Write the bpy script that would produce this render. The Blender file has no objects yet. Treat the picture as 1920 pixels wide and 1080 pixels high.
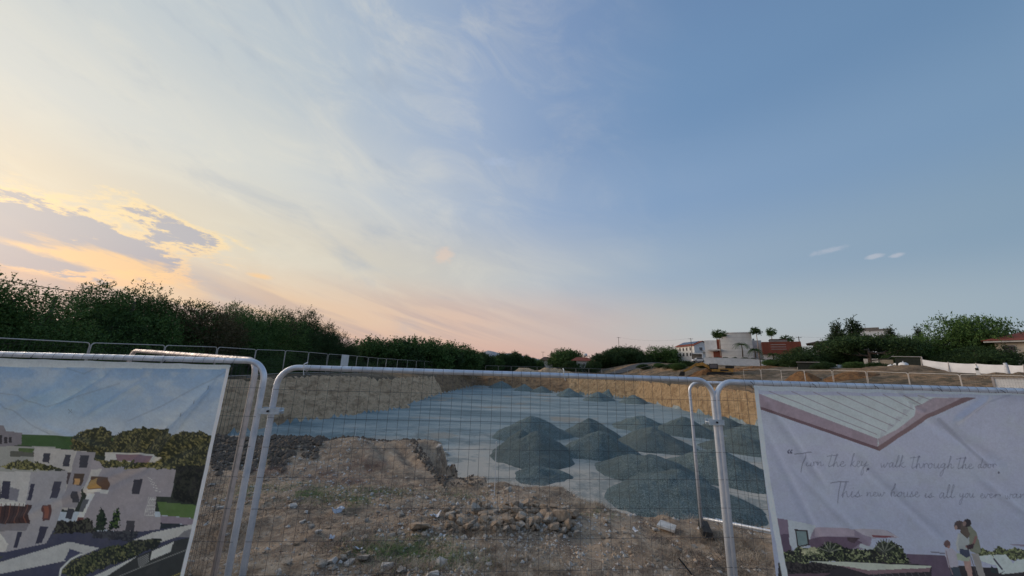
import bpy, math, random
import numpy as np
from mathutils import Vector, Matrix
R = math.radians
random.seed(7)
SC = bpy.context.scene
COL = SC.collection

# ------------------------------------------------------------------ camera
EYE = 2.05; F = 650.0; PITCH = R(13.16); ROLL = R(1.75)
_r0 = Vector((1, 0, 0)); _u0 = Vector((0, -math.sin(PITCH), math.cos(PITCH))); FW = Vector((0, math.cos(PITCH), math.sin(PITCH)))
RT = _r0 * math.cos(ROLL) + _u0 * math.sin(ROLL)
UP = _u0 * math.cos(ROLL) - _r0 * math.sin(ROLL)
cd = bpy.data.cameras.new('camera'); cam = bpy.data.objects.new('camera', cd); COL.objects.link(cam)
cd.sensor_width = 36; cd.lens = 36 * F / 1920; cd.clip_start = 0.05; cd.clip_end = 20000
m = Matrix.Identity(4)
for i in range(3):
    m[i][0] = RT[i]; m[i][1] = UP[i]; m[i][2] = -FW[i]
m[0][3] = 0; m[1][3] = 0; m[2][3] = EYE
cam.matrix_world = m
SC.camera = cam

def ray(px, py):
    return RT * ((px - 960) / F) + UP * ((540 - py) / F) + FW
def at(px, py, Y):                      # the point at distance Y ahead seen in that direction
    r = ray(px, py); s = Y / r.y
    return Vector((r.x * s, Y, EYE + r.z * s))
def at_z(px, py, z):
    r = ray(px, py); s = (z - EYE) / r.z
    return Vector((r.x * s, r.y * s, z))
def azel(px, py):
    r = ray(px, py)
    return math.degrees(math.atan2(r.x, r.y)), math.degrees(math.atan2(r.z, math.hypot(r.x, r.y)))
def proj(P):                            # (N,3) -> photo pixels
    P = P - np.array([0, 0, EYE]); r = P @ np.array(RT); u = P @ np.array(UP); f = P @ np.array(FW)
    return 960 + F * r / f, 540 - F * u / f

# ------------------------------------------------------------------ node helpers
class V:
    def __init__(s, nt, sock): s.nt = nt; s.s = sock
    def _m(s, op, *a, clamp=False):
        n = s.nt.nodes.new('ShaderNodeMath'); n.operation = op; n.use_clamp = clamp
        for i, v in enumerate((s,) + a):
            if isinstance(v, V): s.nt.links.new(v.s, n.inputs[i])
            else: n.inputs[i].default_value = v
        return V(s.nt, n.outputs[0])
    def __add__(s, o): return s._m('ADD', o)
    __radd__ = __add__
    def __sub__(s, o): return s._m('SUBTRACT', o)
    def __rsub__(s, o): return s._m('MULTIPLY', -1.0)._m('ADD', o)
    def __mul__(s, o): return s._m('MULTIPLY', o)
    __rmul__ = __mul__
    def __truediv__(s, o): return s._m('DIVIDE', o)
    def clamp(s): return s._m('ADD', 0.0, clamp=True)
    def pw(s, e): return s._m('POWER', e)
    def mx(s, o): return s._m('MAXIMUM', o)
    def mn(s, o): return s._m('MINIMUM', o)
    def exp(s): return s._m('EXPONENT')
def smooth(v, a, b):
    n = v.nt.nodes.new('ShaderNodeMapRange'); n.interpolation_type = 'SMOOTHSTEP'
    v.nt.links.new(v.s, n.inputs[0]); n.inputs[1].default_value = a; n.inputs[2].default_value = b
    return V(v.nt, n.outputs[0])
def mixc(nt, f, a, b, mode='MIX'):
    n = nt.nodes.new('ShaderNodeMix'); n.data_type = 'RGBA'; n.blend_type = mode
    for i, v in ((0, f), (6, a), (7, b)):
        if isinstance(v, V): nt.links.new(v.s, n.inputs[i])
        elif isinstance(v, (int, float)): n.inputs[i].default_value = v
        else: n.inputs[i].default_value = (*v, 1) if len(v) == 3 else v
    return V(nt, n.outputs[2])
def ramp(nt, f, stops, interp='LINEAR'):
    n = nt.nodes.new('ShaderNodeValToRGB'); cr = n.color_ramp; cr.interpolation = interp
    while len(cr.elements) < len(stops): cr.elements.new(0.5)
    for e, (p, c) in zip(cr.elements, stops): e.position = p; e.color = (*c, 1)
    nt.links.new(f.s, n.inputs[0]); return V(nt, n.outputs[0])
def noise(nt, vec, scale, detail=4, rough=0.55, dist=0.0):
    n = nt.nodes.new('ShaderNodeTexNoise'); n.inputs['Scale'].default_value = scale
    n.inputs['Detail'].default_value = detail; n.inputs['Roughness'].default_value = rough; n.inputs['Distortion'].default_value = dist
    if vec is not None: nt.links.new(vec.s, n.inputs['Vector'])
    return V(nt, n.outputs[0])
def comb(nt, x, y, z):
    n = nt.nodes.new('ShaderNodeCombineXYZ')
    for i, v in enumerate((x, y, z)):
        if isinstance(v, V): nt.links.new(v.s, n.inputs[i])
        else: n.inputs[i].default_value = v
    return V(nt, n.outputs[0])
def s2l(c):
    return tuple(((v / 255) / 12.92 if v <= 10.3 else (((v / 255) + .055) / 1.055) ** 2.4) for v in c)

# ------------------------------------------------------------------ world: hazy evening sky, the sun low on the left
SUN_AZ, SUN_EL = -66.0, 12.0
W = bpy.data.worlds.new('World'); SC.world = W; W.use_nodes = True
nt = W.node_tree; nt.nodes.clear()
tc = nt.nodes.new('ShaderNodeTexCoord'); sep = nt.nodes.new('ShaderNodeSeparateXYZ')
nt.links.new(tc.outputs['Generated'], sep.inputs[0])
dx, dy, dz = (V(nt, sep.outputs[i]) for i in range(3))
DEG = 180 / math.pi
el = dz._m('ARCSINE') * DEG
az = dx._m('ARCTAN2', dy) * DEG
h = (dx * dx + dy * dy).mx(1e-6)._m('SQRT')
cs = (dx * math.sin(R(SUN_AZ)) + dy * math.cos(R(SUN_AZ))) / h
sang = cs.mx(-1.0).mn(1.0)._m('ARCCOSINE') * DEG              # angle from the sun's azimuth, 0..180
sfac = sang / 180.0
def S(*st): return [((a + 66) / 180, s2l(c)) for a, c in st]
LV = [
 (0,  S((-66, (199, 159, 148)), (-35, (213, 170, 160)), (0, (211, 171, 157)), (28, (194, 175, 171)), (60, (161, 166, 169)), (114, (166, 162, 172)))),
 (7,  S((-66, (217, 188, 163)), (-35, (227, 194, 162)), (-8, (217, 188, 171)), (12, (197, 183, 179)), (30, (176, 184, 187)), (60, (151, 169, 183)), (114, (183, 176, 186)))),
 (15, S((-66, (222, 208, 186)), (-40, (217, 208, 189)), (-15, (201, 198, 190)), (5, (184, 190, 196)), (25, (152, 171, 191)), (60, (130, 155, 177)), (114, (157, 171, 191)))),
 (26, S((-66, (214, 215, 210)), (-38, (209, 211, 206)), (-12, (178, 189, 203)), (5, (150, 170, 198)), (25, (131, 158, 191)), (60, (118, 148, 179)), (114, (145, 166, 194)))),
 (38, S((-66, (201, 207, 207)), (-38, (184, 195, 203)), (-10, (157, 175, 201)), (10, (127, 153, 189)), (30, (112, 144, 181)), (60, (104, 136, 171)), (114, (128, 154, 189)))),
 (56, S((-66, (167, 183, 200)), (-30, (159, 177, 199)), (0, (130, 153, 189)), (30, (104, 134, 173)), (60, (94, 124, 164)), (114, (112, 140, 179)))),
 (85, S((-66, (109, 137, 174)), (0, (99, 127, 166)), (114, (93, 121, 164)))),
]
sky = None
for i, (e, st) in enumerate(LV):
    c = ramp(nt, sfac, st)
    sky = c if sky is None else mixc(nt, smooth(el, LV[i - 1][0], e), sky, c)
# thin high veil with long streaks
vec = comb(nt, az * 0.022, el * 0.055 + az * 0.012, 0.0)
n1 = noise(nt, vec, 2.6, 9, 0.64, 0.8)
veil = smooth(n1, 0.40, 0.80) * smooth(sang, 105.0, 30.0) * smooth(el, 2.0, 14.0)
sky = mixc(nt, veil * 0.42, sky, s2l((232, 226, 208)))
n1b = noise(nt, comb(nt, az * 0.03 + 4.0, el * 0.075 + az * 0.02, 3.0), 2.0, 6, 0.6, 0.4)
sky = mixc(nt, smooth(n1b, 0.5, 0.75) * smooth(sang, 110.0, 40.0) * 0.42, sky, s2l((158, 172, 190)))
# pinkish grey streaks low over the horizon, sloping like the band in the photograph
vec = comb(nt, az * 0.02, el * 0.22 + az * 0.062, 1.3)
n2 = noise(nt, vec, 2.0, 5, 0.5, 0.3)
low = smooth(n2, 0.44, 0.62) * smooth(el, 14.0, 7.0) * smooth(el, -1.0, 2.0) * smooth(sang, 95.0, 45.0)
sky = mixc(nt, low * 0.5, sky, s2l((178, 162, 164)))
# cloud bank near the sun: lilac bodies with golden, thin edges
def blob(a, e, wa, we, slope=0.0):
    x = (az - a) / wa; y = (el - e - (az - a) * slope) / we
    return ((x * x + y * y) * -1.0).exp()
cloudvec = comb(nt, az * 0.055, el * 0.13, 5.0)
nc = noise(nt, cloudvec, 3.4, 10, 0.66, 0.35); nd = noise(nt, comb(nt, az * 0.055, el * 0.17, 8.0), 7.0, 8, 0.7, 0.3)
B = [azel(20, 430), azel(140, 455), azel(225, 462), azel(335, 432), azel(60, 500)]
mask = blob(B[0][0], B[0][1] - .8, 8, 3.9) * 1.0 + blob(B[1][0], B[1][1] - .3, 8, 2.3, -0.1) * 0.8 + blob(*B[2], 4.5, 1.2, -0.25) * 0.7 + blob(*B[3], 6.0, 1.7, -0.24) * 0.80
mask = mask.mn(1.0)
den = (mask * 1.15 + (nc - 0.5) * 2.2 + (nd - 0.5) * 0.9 - 0.44)
core = smooth(den, 0.0, 0.62)
edge = smooth(den, -0.22, 0.24) * smooth(mask, 0.03, 0.16)
gold = mixc(nt, smooth(el, 16.0, 6.0), s2l((250, 222, 170)), s2l((240, 190, 148)))
body = mixc(nt, smooth(el, 15.0, 6.0), s2l((172, 172, 182)), s2l((158, 156, 172)))
cc = mixc(nt, smooth(core + (nd - 0.5) * 1.5, 0.10, 0.75), gold, body)
sky = mixc(nt, edge * 0.86, sky, cc)
# lit golden patches below and behind the bank
bp = [azel(190, 488), azel(480, 517)]
ng = noise(nt, comb(nt, az * 0.05, el * 0.2 + az * 0.03, 9.0), 2.4, 7, 0.6, 0.2)
gm = blob(*bp[0], 10, 1.6, -0.12) * 0.8 + blob(*bp[1], 3.5, 0.6, 0.0) * 0.7
sky = mixc(nt, smooth(gm * 1.1 + (ng - 0.5) * 2.0, 0.45, 0.9) * 0.85, sky, s2l((246, 202, 148)))
# long lilac shelf reaching right from the bank
sh = azel(150, 528)
n4 = noise(nt, comb(nt, az * 0.06, el * 0.2, 2.0), 2.4, 8, 0.66, 0.3)
shelf = smooth(el * -1.0 + (az - sh[0]) * -0.135 + (sh[1] + 0.1) + (n4 - 0.5) * 1.6, -0.2, 0.5) * smooth(sang, 62.0, 25.0) * smooth(el, 0.5, 3.5)
sky = mixc(nt, shelf * 0.62, sky, s2l((166, 152, 162)))
# a few small fair clouds
for (a, e), wa, we, col, k in ((azel(834, 478), 2.4, 2.0, (232, 202, 180), 0.5), (azel(1556, 469), 2.2, 0.5, (186, 190, 202), 0.45),
                               (azel(1637, 482), 1.0, 0.4, (196, 196, 204), 0.5), (azel(1680, 479), 0.8, 0.35, (196, 196, 204), 0.5), (azel(940, 305), 4.0, 1.4, (170, 186, 212), 0.5)):
    nn = noise(nt, comb(nt, az * 0.16, el * 0.3, a * 0.1), 2.4, 5, 0.65, 0.3)
    bb = blob(a, e, wa, we, 0.1); sky = mixc(nt, smooth(bb + (nn - 0.5) * 1.6, 0.45, 1.0) * smooth(bb, 0.02, 0.3) * k, sky, s2l(col))
sky = mixc(nt, smooth(el, 0.0, -6.0), sky, s2l((95, 88, 84)))
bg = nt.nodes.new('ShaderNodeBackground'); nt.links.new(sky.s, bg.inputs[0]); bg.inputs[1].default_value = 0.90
st = nt.nodes.new('ShaderNodeTexSky'); st.sky_type = 'NISHITA'; st.sun_disc = False
st.sun_elevation = R(SUN_EL); st.sun_rotation = R(SUN_AZ); st.dust_density = 3.0
bg2 = nt.nodes.new('ShaderNodeBackground'); nt.links.new(st.outputs[0], bg2.inputs[0]); bg2.inputs[1].default_value = 0.005
add = nt.nodes.new('ShaderNodeAddShader'); nt.links.new(bg.outputs[0], add.inputs[0]); nt.links.new(bg2.outputs[0], add.inputs[1])
wo = nt.nodes.new('ShaderNodeOutputWorld'); nt.links.new(add.outputs[0], wo.inputs[0])

sl = bpy.data.lights.new('sun', 'SUN'); sl.energy = 2.0; sl.angle = R(40); sl.color = (1.0, 0.82, 0.66)
sun = bpy.data.objects.new('sun', sl); COL.objects.link(sun)
sd = Vector((math.sin(R(SUN_AZ)) * math.cos(R(SUN_EL)), math.cos(R(SUN_AZ)) * math.cos(R(SUN_EL)), math.sin(R(SUN_EL))))
sun.rotation_euler = sd.to_track_quat('Z', 'Y').to_euler(); sun.location = (-20, 10, 20)
SC.view_settings.view_transform = 'Standard'; SC.view_settings.look = 'None'; SC.view_settings.gamma = 1
SC.view_settings.exposure = 0.14; SC.view_settings.use_curve_mapping = False
SC.render.resolution_x = 1024; SC.render.resolution_y = 576

# ------------------------------------------------------------------ object helpers
def tag(o, label=None, cat=None, group=None, kind=None):
    if label: o['label'] = label
    if cat: o['category'] = cat
    if group: o['group'] = group
    if kind: o['kind'] = kind
    return o
def empty(name, loc=(0, 0, 0), rz=0.0, **k):
    o = bpy.data.objects.new(name, None); COL.objects.link(o); o.location = loc; o.rotation_euler = (0, 0, rz)
    o.empty_display_size = 0.3
    return tag(o, **k)
def link(name, me, mat=None, parent=None, **k):
    o = bpy.data.objects.new(name, me); COL.objects.link(o)
    if mat and not me.materials: me.materials.append(mat)
    if parent: o.parent = parent
    return tag(o, **k)
def copy_tree(o, parent=None, **k):
    c = o.copy(); COL.objects.link(c)
    if parent is not None: c.parent = parent
    for ch in list(o.children): copy_tree(ch, c)
    return tag(c, **k)
class MB:
    def __init__(s): s.v = []; s.f = []
    def add(s, vs, fs):
        b = len(s.v); s.v += [tuple(x) for x in vs]; s.f += [tuple(i + b for i in f) for f in fs]; return s
    def box(s, x0, x1, y0, y1, z0, z1):
        return s.add([(x0, y0, z0), (x1, y0, z0), (x1, y1, z0), (x0, y1, z0), (x0, y0, z1), (x1, y0, z1), (x1, y1, z1), (x0, y1, z1)],
                     [(0, 3, 2, 1), (4, 5, 6, 7), (0, 1, 5, 4), (1, 2, 6, 5), (2, 3, 7, 6), (3, 0, 4, 7)])
    def hull(s, bot, top):                 # prism between two equally long rings
        n = len(bot)
        return s.add(list(bot) + list(top), [tuple(range(n))[::-1], tuple(range(n, 2 * n))] + [(i, (i + 1) % n, n + (i + 1) % n, n + i) for i in range(n)])
    def tube(s, pts, r, n=8, cap=True, r1=None):
        pts = [Vector(p) for p in pts]; N = len(pts); rings = []
        t = (pts[1] - pts[0]).normalized(); a = Vector((0, 0, 1)) if abs(t.z) < 0.9 else Vector((1, 0, 0))
        u = t.cross(a).normalized()
        for i, p in enumerate(pts):
            t = (pts[min(i + 1, N - 1)] - pts[max(i - 1, 0)]).normalized()
            u = (u - t * u.dot(t)).normalized(); w = t.cross(u)
            rr = r if r1 is None else r + (r1 - r) * i / (N - 1)
            rings.append([p + (u * math.cos(2 * math.pi * k / n) + w * math.sin(2 * math.pi * k / n)) * rr for k in range(n)])
        vs = [v for rg in rings for v in rg]
        fs = [(i * n + k, i * n + (k + 1) % n, (i + 1) * n + (k + 1) % n, (i + 1) * n + k) for i in range(N - 1) for k in range(n)]
        if cap: fs += [tuple(range(n))[::-1], tuple(range((N - 1) * n, N * n))]
        return s.add(vs, fs)
    def mesh(s, name, smooth_=False):
        me = bpy.data.meshes.new(name); me.from_pydata(s.v, [], s.f); me.update()
        if smooth_: me.polygons.foreach_set('use_smooth', [True] * len(me.polygons))
        return me
    def build(s, name, mat, parent=None, smooth_=False, **k):
        return link(name, s.mesh(name, smooth_), mat, parent, **k)
def np_mesh(name, verts, quads, mat=None, smooth_=True, attrs=None):
    me = bpy.data.meshes.new(name); n = len(verts); k = len(quads); w = quads.shape[1]
    me.vertices.add(n); me.vertices.foreach_set('co', np.asarray(verts, np.float32).ravel())
    me.loops.add(k * w); me.loops.foreach_set('vertex_index', np.asarray(quads, np.int32).ravel())
    me.polygons.add(k); me.polygons.foreach_set('loop_start', np.arange(0, k * w, w, dtype=np.int32))
    me.polygons.foreach_set('loop_total', np.full(k, w, np.int32))
    me.update(calc_edges=True); me.validate()
    me.polygons.foreach_set('use_smooth', [smooth_] * len(me.polygons))
    for an, (typ, arr) in (attrs or {}).items():
        a = me.attributes.new(an, typ, 'POINT')
        a.data.foreach_set('color' if 'COLOR' in typ else 'value', np.asarray(arr, np.float32).ravel())
    if mat: me.materials.append(mat)
    return me

# ------------------------------------------------------------------ numpy noise
def _hash(ix, iy, s):
    v = (ix.astype(np.int64) * 374761393 + iy.astype(np.int64) * 668265263 + s * 1442695041) & 0x7fffffff
    v = ((v ^ (v >> 13)) * 1274126177) & 0x7fffffff
    return ((v ^ (v >> 16)) & 0xffff) / 65535.0
def vnoise(x, y, s=0):
    x = np.asarray(x, float); y = np.asarray(y, float)
    ix = np.floor(x); iy = np.floor(y); fx = x - ix; fy = y - iy
    fx = fx * fx * (3 - 2 * fx); fy = fy * fy * (3 - 2 * fy)
    a = _hash(ix, iy, s); b = _hash(ix + 1, iy, s); c = _hash(ix, iy + 1, s); d = _hash(ix + 1, iy + 1, s)
    return (a * (1 - fx) + b * fx) * (1 - fy) + (c * (1 - fx) + d * fx) * fy
def fbm(x, y, s=0, o=4, g=0.5):
    t = 0; a = 1; q = 0
    for i in range(o):
        t = t + a * vnoise(x * 2 ** i + 17.3 * i, y * 2 ** i - 9.1 * i, s + i); q += a; a *= g
    return t / q - 0.5
def sst(v, a, b):
    t = np.clip((v - a) / (b - a), 0, 1); return t * t * (3 - 2 * t)

# ------------------------------------------------------------------ materials
def newmat(name, rough=0.85, spec=0.3, metal=0.0):
    m_ = bpy.data.materials.new(name); m_.use_nodes = True; b = m_.node_tree.nodes['Principled BSDF']
    b.inputs['Roughness'].default_value = rough; b.inputs['Specular IOR Level'].default_value = spec; b.inputs['Metallic'].default_value = metal
    return m_, m_.node_tree, b
def coords(t, kind='Object', scale=None):
    n = t.nodes.new('ShaderNodeTexCoord'); v = V(t, n.outputs[kind])
    if scale:
        mp = t.nodes.new('ShaderNodeMapping'); mp.inputs['Scale'].default_value = scale; t.links.new(v.s, mp.inputs[0]); v = V(t, mp.outputs[0])
    return v
def bump(t, b, hgt, strength, dist, prev=None):
    n = t.nodes.new('ShaderNodeBump'); n.inputs['Strength'].default_value = strength; n.inputs['Distance'].default_value = dist
    t.links.new(hgt.s, n.inputs['Height'])
    if prev: t.links.new(prev.outputs[0], n.inputs['Normal'])
    t.links.new(n.outputs[0], b.inputs['Normal']); return n
def simple(name, c1, c2=None, scale=6.0, rough=0.8, metal=0.0, spec=0.3, bmp=0.0, detail=5, lo=0.35, hi=0.65):
    m_, t, b = newmat(name, rough, spec, metal)
    c2 = c2 or tuple(v * 0.75 for v in c1)
    v = coords(t); n = noise(t, v, scale, detail, 0.6)
    c = ramp(t, n, [(lo, c1), (hi, c2)]); t.links.new(c.s, b.inputs['Base Color'])
    if bmp: bump(t, b, noise(t, v, scale * 6, 3), bmp, 0.02)
    return m_
def mat_dirt():
    m_, t, b = newmat('dirt', 0.95, 0.15); v = coords(t)
    a = noise(t, v, 0.35, 5, 0.6); c = ramp(t, a, [(0.35, (0.55, 0.41, 0.285)), (0.5, (0.46, 0.34, 0.235)), (0.65, (0.34, 0.26, 0.19))])
    f = noise(t, v, 3.1, 9, 0.72); c = mixc(t, smooth(f, 0.42, 0.62), c, (0.24, 0.18, 0.13))
    f2 = noise(t, v, 7.0, 8, 0.7, 0.5); c = mixc(t, smooth(f2, 0.55, 0.66) * 0.8, c, (0.60, 0.49, 0.37))
    f3 = noise(t, v, 26.0, 6, 0.75); c = mixc(t, smooth(f3, 0.52, 0.68) * 0.6, c, (0.15, 0.11, 0.08))
    f4 = noise(t, v, 60.0, 3, 0.6); c = mixc(t, smooth(f4, 0.62, 0.7) * 0.7, c, (0.60, 0.54, 0.47))
    t.links.new(c.s, b.inputs['Base Color'])
    p = bump(t, b, f, 0.8, 0.06); p = bump(t, b, f3, 0.9, 0.02, p); bump(t, b, f4, 0.7, 0.01, p)
    return m_
def mat_field():
    m_, t, b = newmat('scrub_field', 0.95, 0.1); v = coords(t)
    a = noise(t, v, 0.09, 7, 0.65); c = ramp(t, a, [(0.36, (0.42, 0.25, 0.13)), (0.46, (0.28, 0.195, 0.12)), (0.54, (0.14, 0.11, 0.08)), (0.66, (0.34, 0.27, 0.20))])
    f = noise(t, v, 1.1, 8, 0.7); c = mixc(t, smooth(f, 0.46, 0.58) * 0.8, c, (0.075, 0.065, 0.04))
    f2 = noise(t, v, 0.5, 6, 0.6); c = mixc(t, smooth(f2, 0.56, 0.66) * 0.5, c, (0.30, 0.22, 0.14))
    t.links.new(c.s, b.inputs['Base Color']); bump(t, b, f, 1.0, 0.25); return m_
def mat_bank(name, c1, c2, c3, sx):
    m_, t, b = newmat(name, 0.95, 0.12); v = coords(t)
    st_ = noise(t, coords(t, 'Object', sx), 1.0, 7, 0.65, 0.6)
    c = ramp(t, st_, [(0.34, c1), (0.5, c2), (0.64, c3)])
    f = noise(t, v, 2.6, 8, 0.7); c = mixc(t, smooth(f, 0.52, 0.66) * 0.55, c, tuple(x * 0.45 for x in c3))
    f2 = noise(t, v, 9.0, 6, 0.7); c = mixc(t, smooth(f2, 0.56, 0.68) * 0.5, c, tuple(min(1, x * 1.35) for x in c1))
    t.links.new(c.s, b.inputs['Base Color'])
    p = bump(t, b, st_, 1.0, 0.7); p = bump(t, b, f, 1.0, 0.28, p); bump(t, b, f2, 0.9, 0.08, p); return m_
def mat_gravel_floor():
    m_, t, b = newmat('crushed_stone_floor', 0.9, 0.25); v = coords(t)
    a = noise(t, coords(t, 'Object', (0.10, 0.42, 1)), 1.0, 7, 0.62, 0.5)
    c = ramp(t, a, [(0.33, (0.15, 0.205, 0.215)), (0.45, (0.24, 0.30, 0.305)), (0.56, (0.33, 0.385, 0.38)), (0.68, (0.48, 0.50, 0.46))])
    tr = noise(t, coords(t, 'Object', (0.35, 2.6, 1)), 1.0, 6, 0.7, 0.8); c = mixc(t, smooth(tr, 0.55, 0.68) * 0.6, c, (0.12, 0.15, 0.155))
    s_ = noise(t, v, 0.16, 5, 0.6); c = mixc(t, smooth(s_, 0.56, 0.66) * 0.75, c, (0.36, 0.31, 0.24))
    g = noise(t, v, 22.0, 4, 0.7); c = mixc(t, smooth(g, 0.5, 0.65) * 0.5, c, (0.10, 0.125, 0.13))
    # sandy ground around the nearest piles
    sp = t.nodes.new('ShaderNodeSeparateXYZ'); t.links.new(v.s, sp.inputs[0]); yy = V(t, sp.outputs[1]); xx = V(t, sp.outputs[0])
    near = smooth(yy + (noise(t, v, 0.35, 6) - 0.5) * 22.0 + xx._m('ABSOLUTE') * 0.2, 27.0, 16.0); c = mixc(t, near * 0.85, c, (0.60, 0.52, 0.42))
    spill = smooth(noise(t, v, 0.55, 7, 0.7), 0.5, 0.6) * smooth(yy, 32.0, 24.0); c = mixc(t, spill * 0.6, c, (0.17, 0.21, 0.205))
    gr = noise(t, v, 34.0, 3, 0.7); c = mixc(t, smooth(gr, 0.56, 0.66) * smooth(yy, 24.0, 12.0) * 0.7, c, (0.14, 0.16, 0.155))
    t.links.new(c.s, b.inputs['Base Color']); p = bump(t, b, g, 0.6, 0.03); bump(t, b, tr, 0.6, 0.12, p); return m_
def mat_gravel():
    m_, t, b = newmat('crushed_stone', 0.85, 0.35); v = coords(t)
    oi = t.nodes.new('ShaderNodeObjectInfo'); rnd = V(t, oi.outputs['Random'])
    vo = t.nodes.new('ShaderNodeTexVoronoi'); vo.inputs['Scale'].default_value = 42.0; t.links.new(v.s, vo.inputs['Vector'])
    g = V(t, vo.outputs['Distance']); hs = t.nodes.new('ShaderNodeSeparateColor'); t.links.new(vo.outputs['Color'], hs.inputs[0])
    c = ramp(t, V(t, hs.outputs[0]), [(0.0, (0.09, 0.14, 0.14)), (0.5, (0.17, 0.235, 0.235)), (1.0, (0.34, 0.41, 0.395))])
    a = noise(t, v, 1.2, 6, 0.65); c = mixc(t, smooth(a, 0.45, 0.65) * 0.5, c, (0.14, 0.165, 0.15))
    c = mixc(t, rnd * 0.35, c, (0.115, 0.125, 0.105))
    t.links.new(c.s, b.inputs['Base Color']); p = bump(t, b, 1.0 - g, 1.0, 0.04); bump(t, b, noise(t, v, 5.0, 6, 0.7), 0.8, 0.12, p); return m_
def mat_leaf(name, c1, c2, c3, trans=0.12):
    m_, t, b = newmat(name, 0.75, 0.25)
    g = t.nodes.new('ShaderNodeNewGeometry'); r = V(t, g.outputs['Random Per Island'])
    oi = t.nodes.new('ShaderNodeObjectInfo'); v = coords(t)
    n = noise(t, v, 0.8, 4, 0.6)
    c = ramp(t, (r * 0.55 + n * 0.6), [(0.25, c1), (0.55, c2), (0.85, c3)])
    c = mixc(t, V(t, oi.outputs['Random']) * 0.35, c, c1)
    t.links.new(c.s, b.inputs['Base Color'])
    b.inputs['Subsurface Weight'].default_value = 0.0
    tr = t.nodes.new('ShaderNodeBsdfTranslucent'); t.links.new(c.s, tr.inputs[0]); mx = t.nodes.new('ShaderNodeMixShader'); mx.inputs[0].default_value = trans
    out = t.nodes['Material Output']; t.links.new(b.outputs[0], mx.inputs[1]); t.links.new(tr.outputs[0], mx.inputs[2]); t.links.new(mx.outputs[0], out.inputs[0])
    return m_
def mat_steel(name, c1, c2, rough, metal=0.85):
    m_, t, b = newmat(name, rough, 0.5, metal); v = coords(t)
    n = noise(t, v, 9.0, 6, 0.65); c = ramp(t, n, [(0.35, c1), (0.65, c2)]); t.links.new(c.s, b.inputs['Base Color'])
    sp_ = noise(t, v, 45.0, 3, 0.6); rr = smooth(n, 0.3, 0.7) * 0.25 + rough - 0.1
    t.links.new(rr.s, b.inputs['Roughness']); bump(t, b, sp_, 0.15, 0.002); return m_
def mat_attr(name, rough=0.55):
    m_, t, b = newmat(name, rough, 0.35); a = t.nodes.new('ShaderNodeAttribute'); a.attribute_name = 'print_colour'
    v = coords(t); n = noise(t, v, 7.0, 6, 0.65)
    c = mixc(t, smooth(n, 0.45, 0.75) * 0.14, V(t, a.outputs['Color']), (0.30, 0.28, 0.25))
    t.links.new(c.s, b.inputs['Base Color']); bump(t, b, noise(t, v, 220.0, 2), 0.12, 0.001)
    tr = t.nodes.new('ShaderNodeBsdfTranslucent'); t.links.new(c.s, tr.inputs[0]); mx = t.nodes.new('ShaderNodeMixShader'); mx.inputs[0].default_value = 0.34
    out = t.nodes['Material Output']; t.links.new(b.outputs[0], mx.inputs[1]); t.links.new(tr.outputs[0], mx.inputs[2]); t.links.new(mx.outputs[0], out.inputs[0])
    return m_
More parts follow.
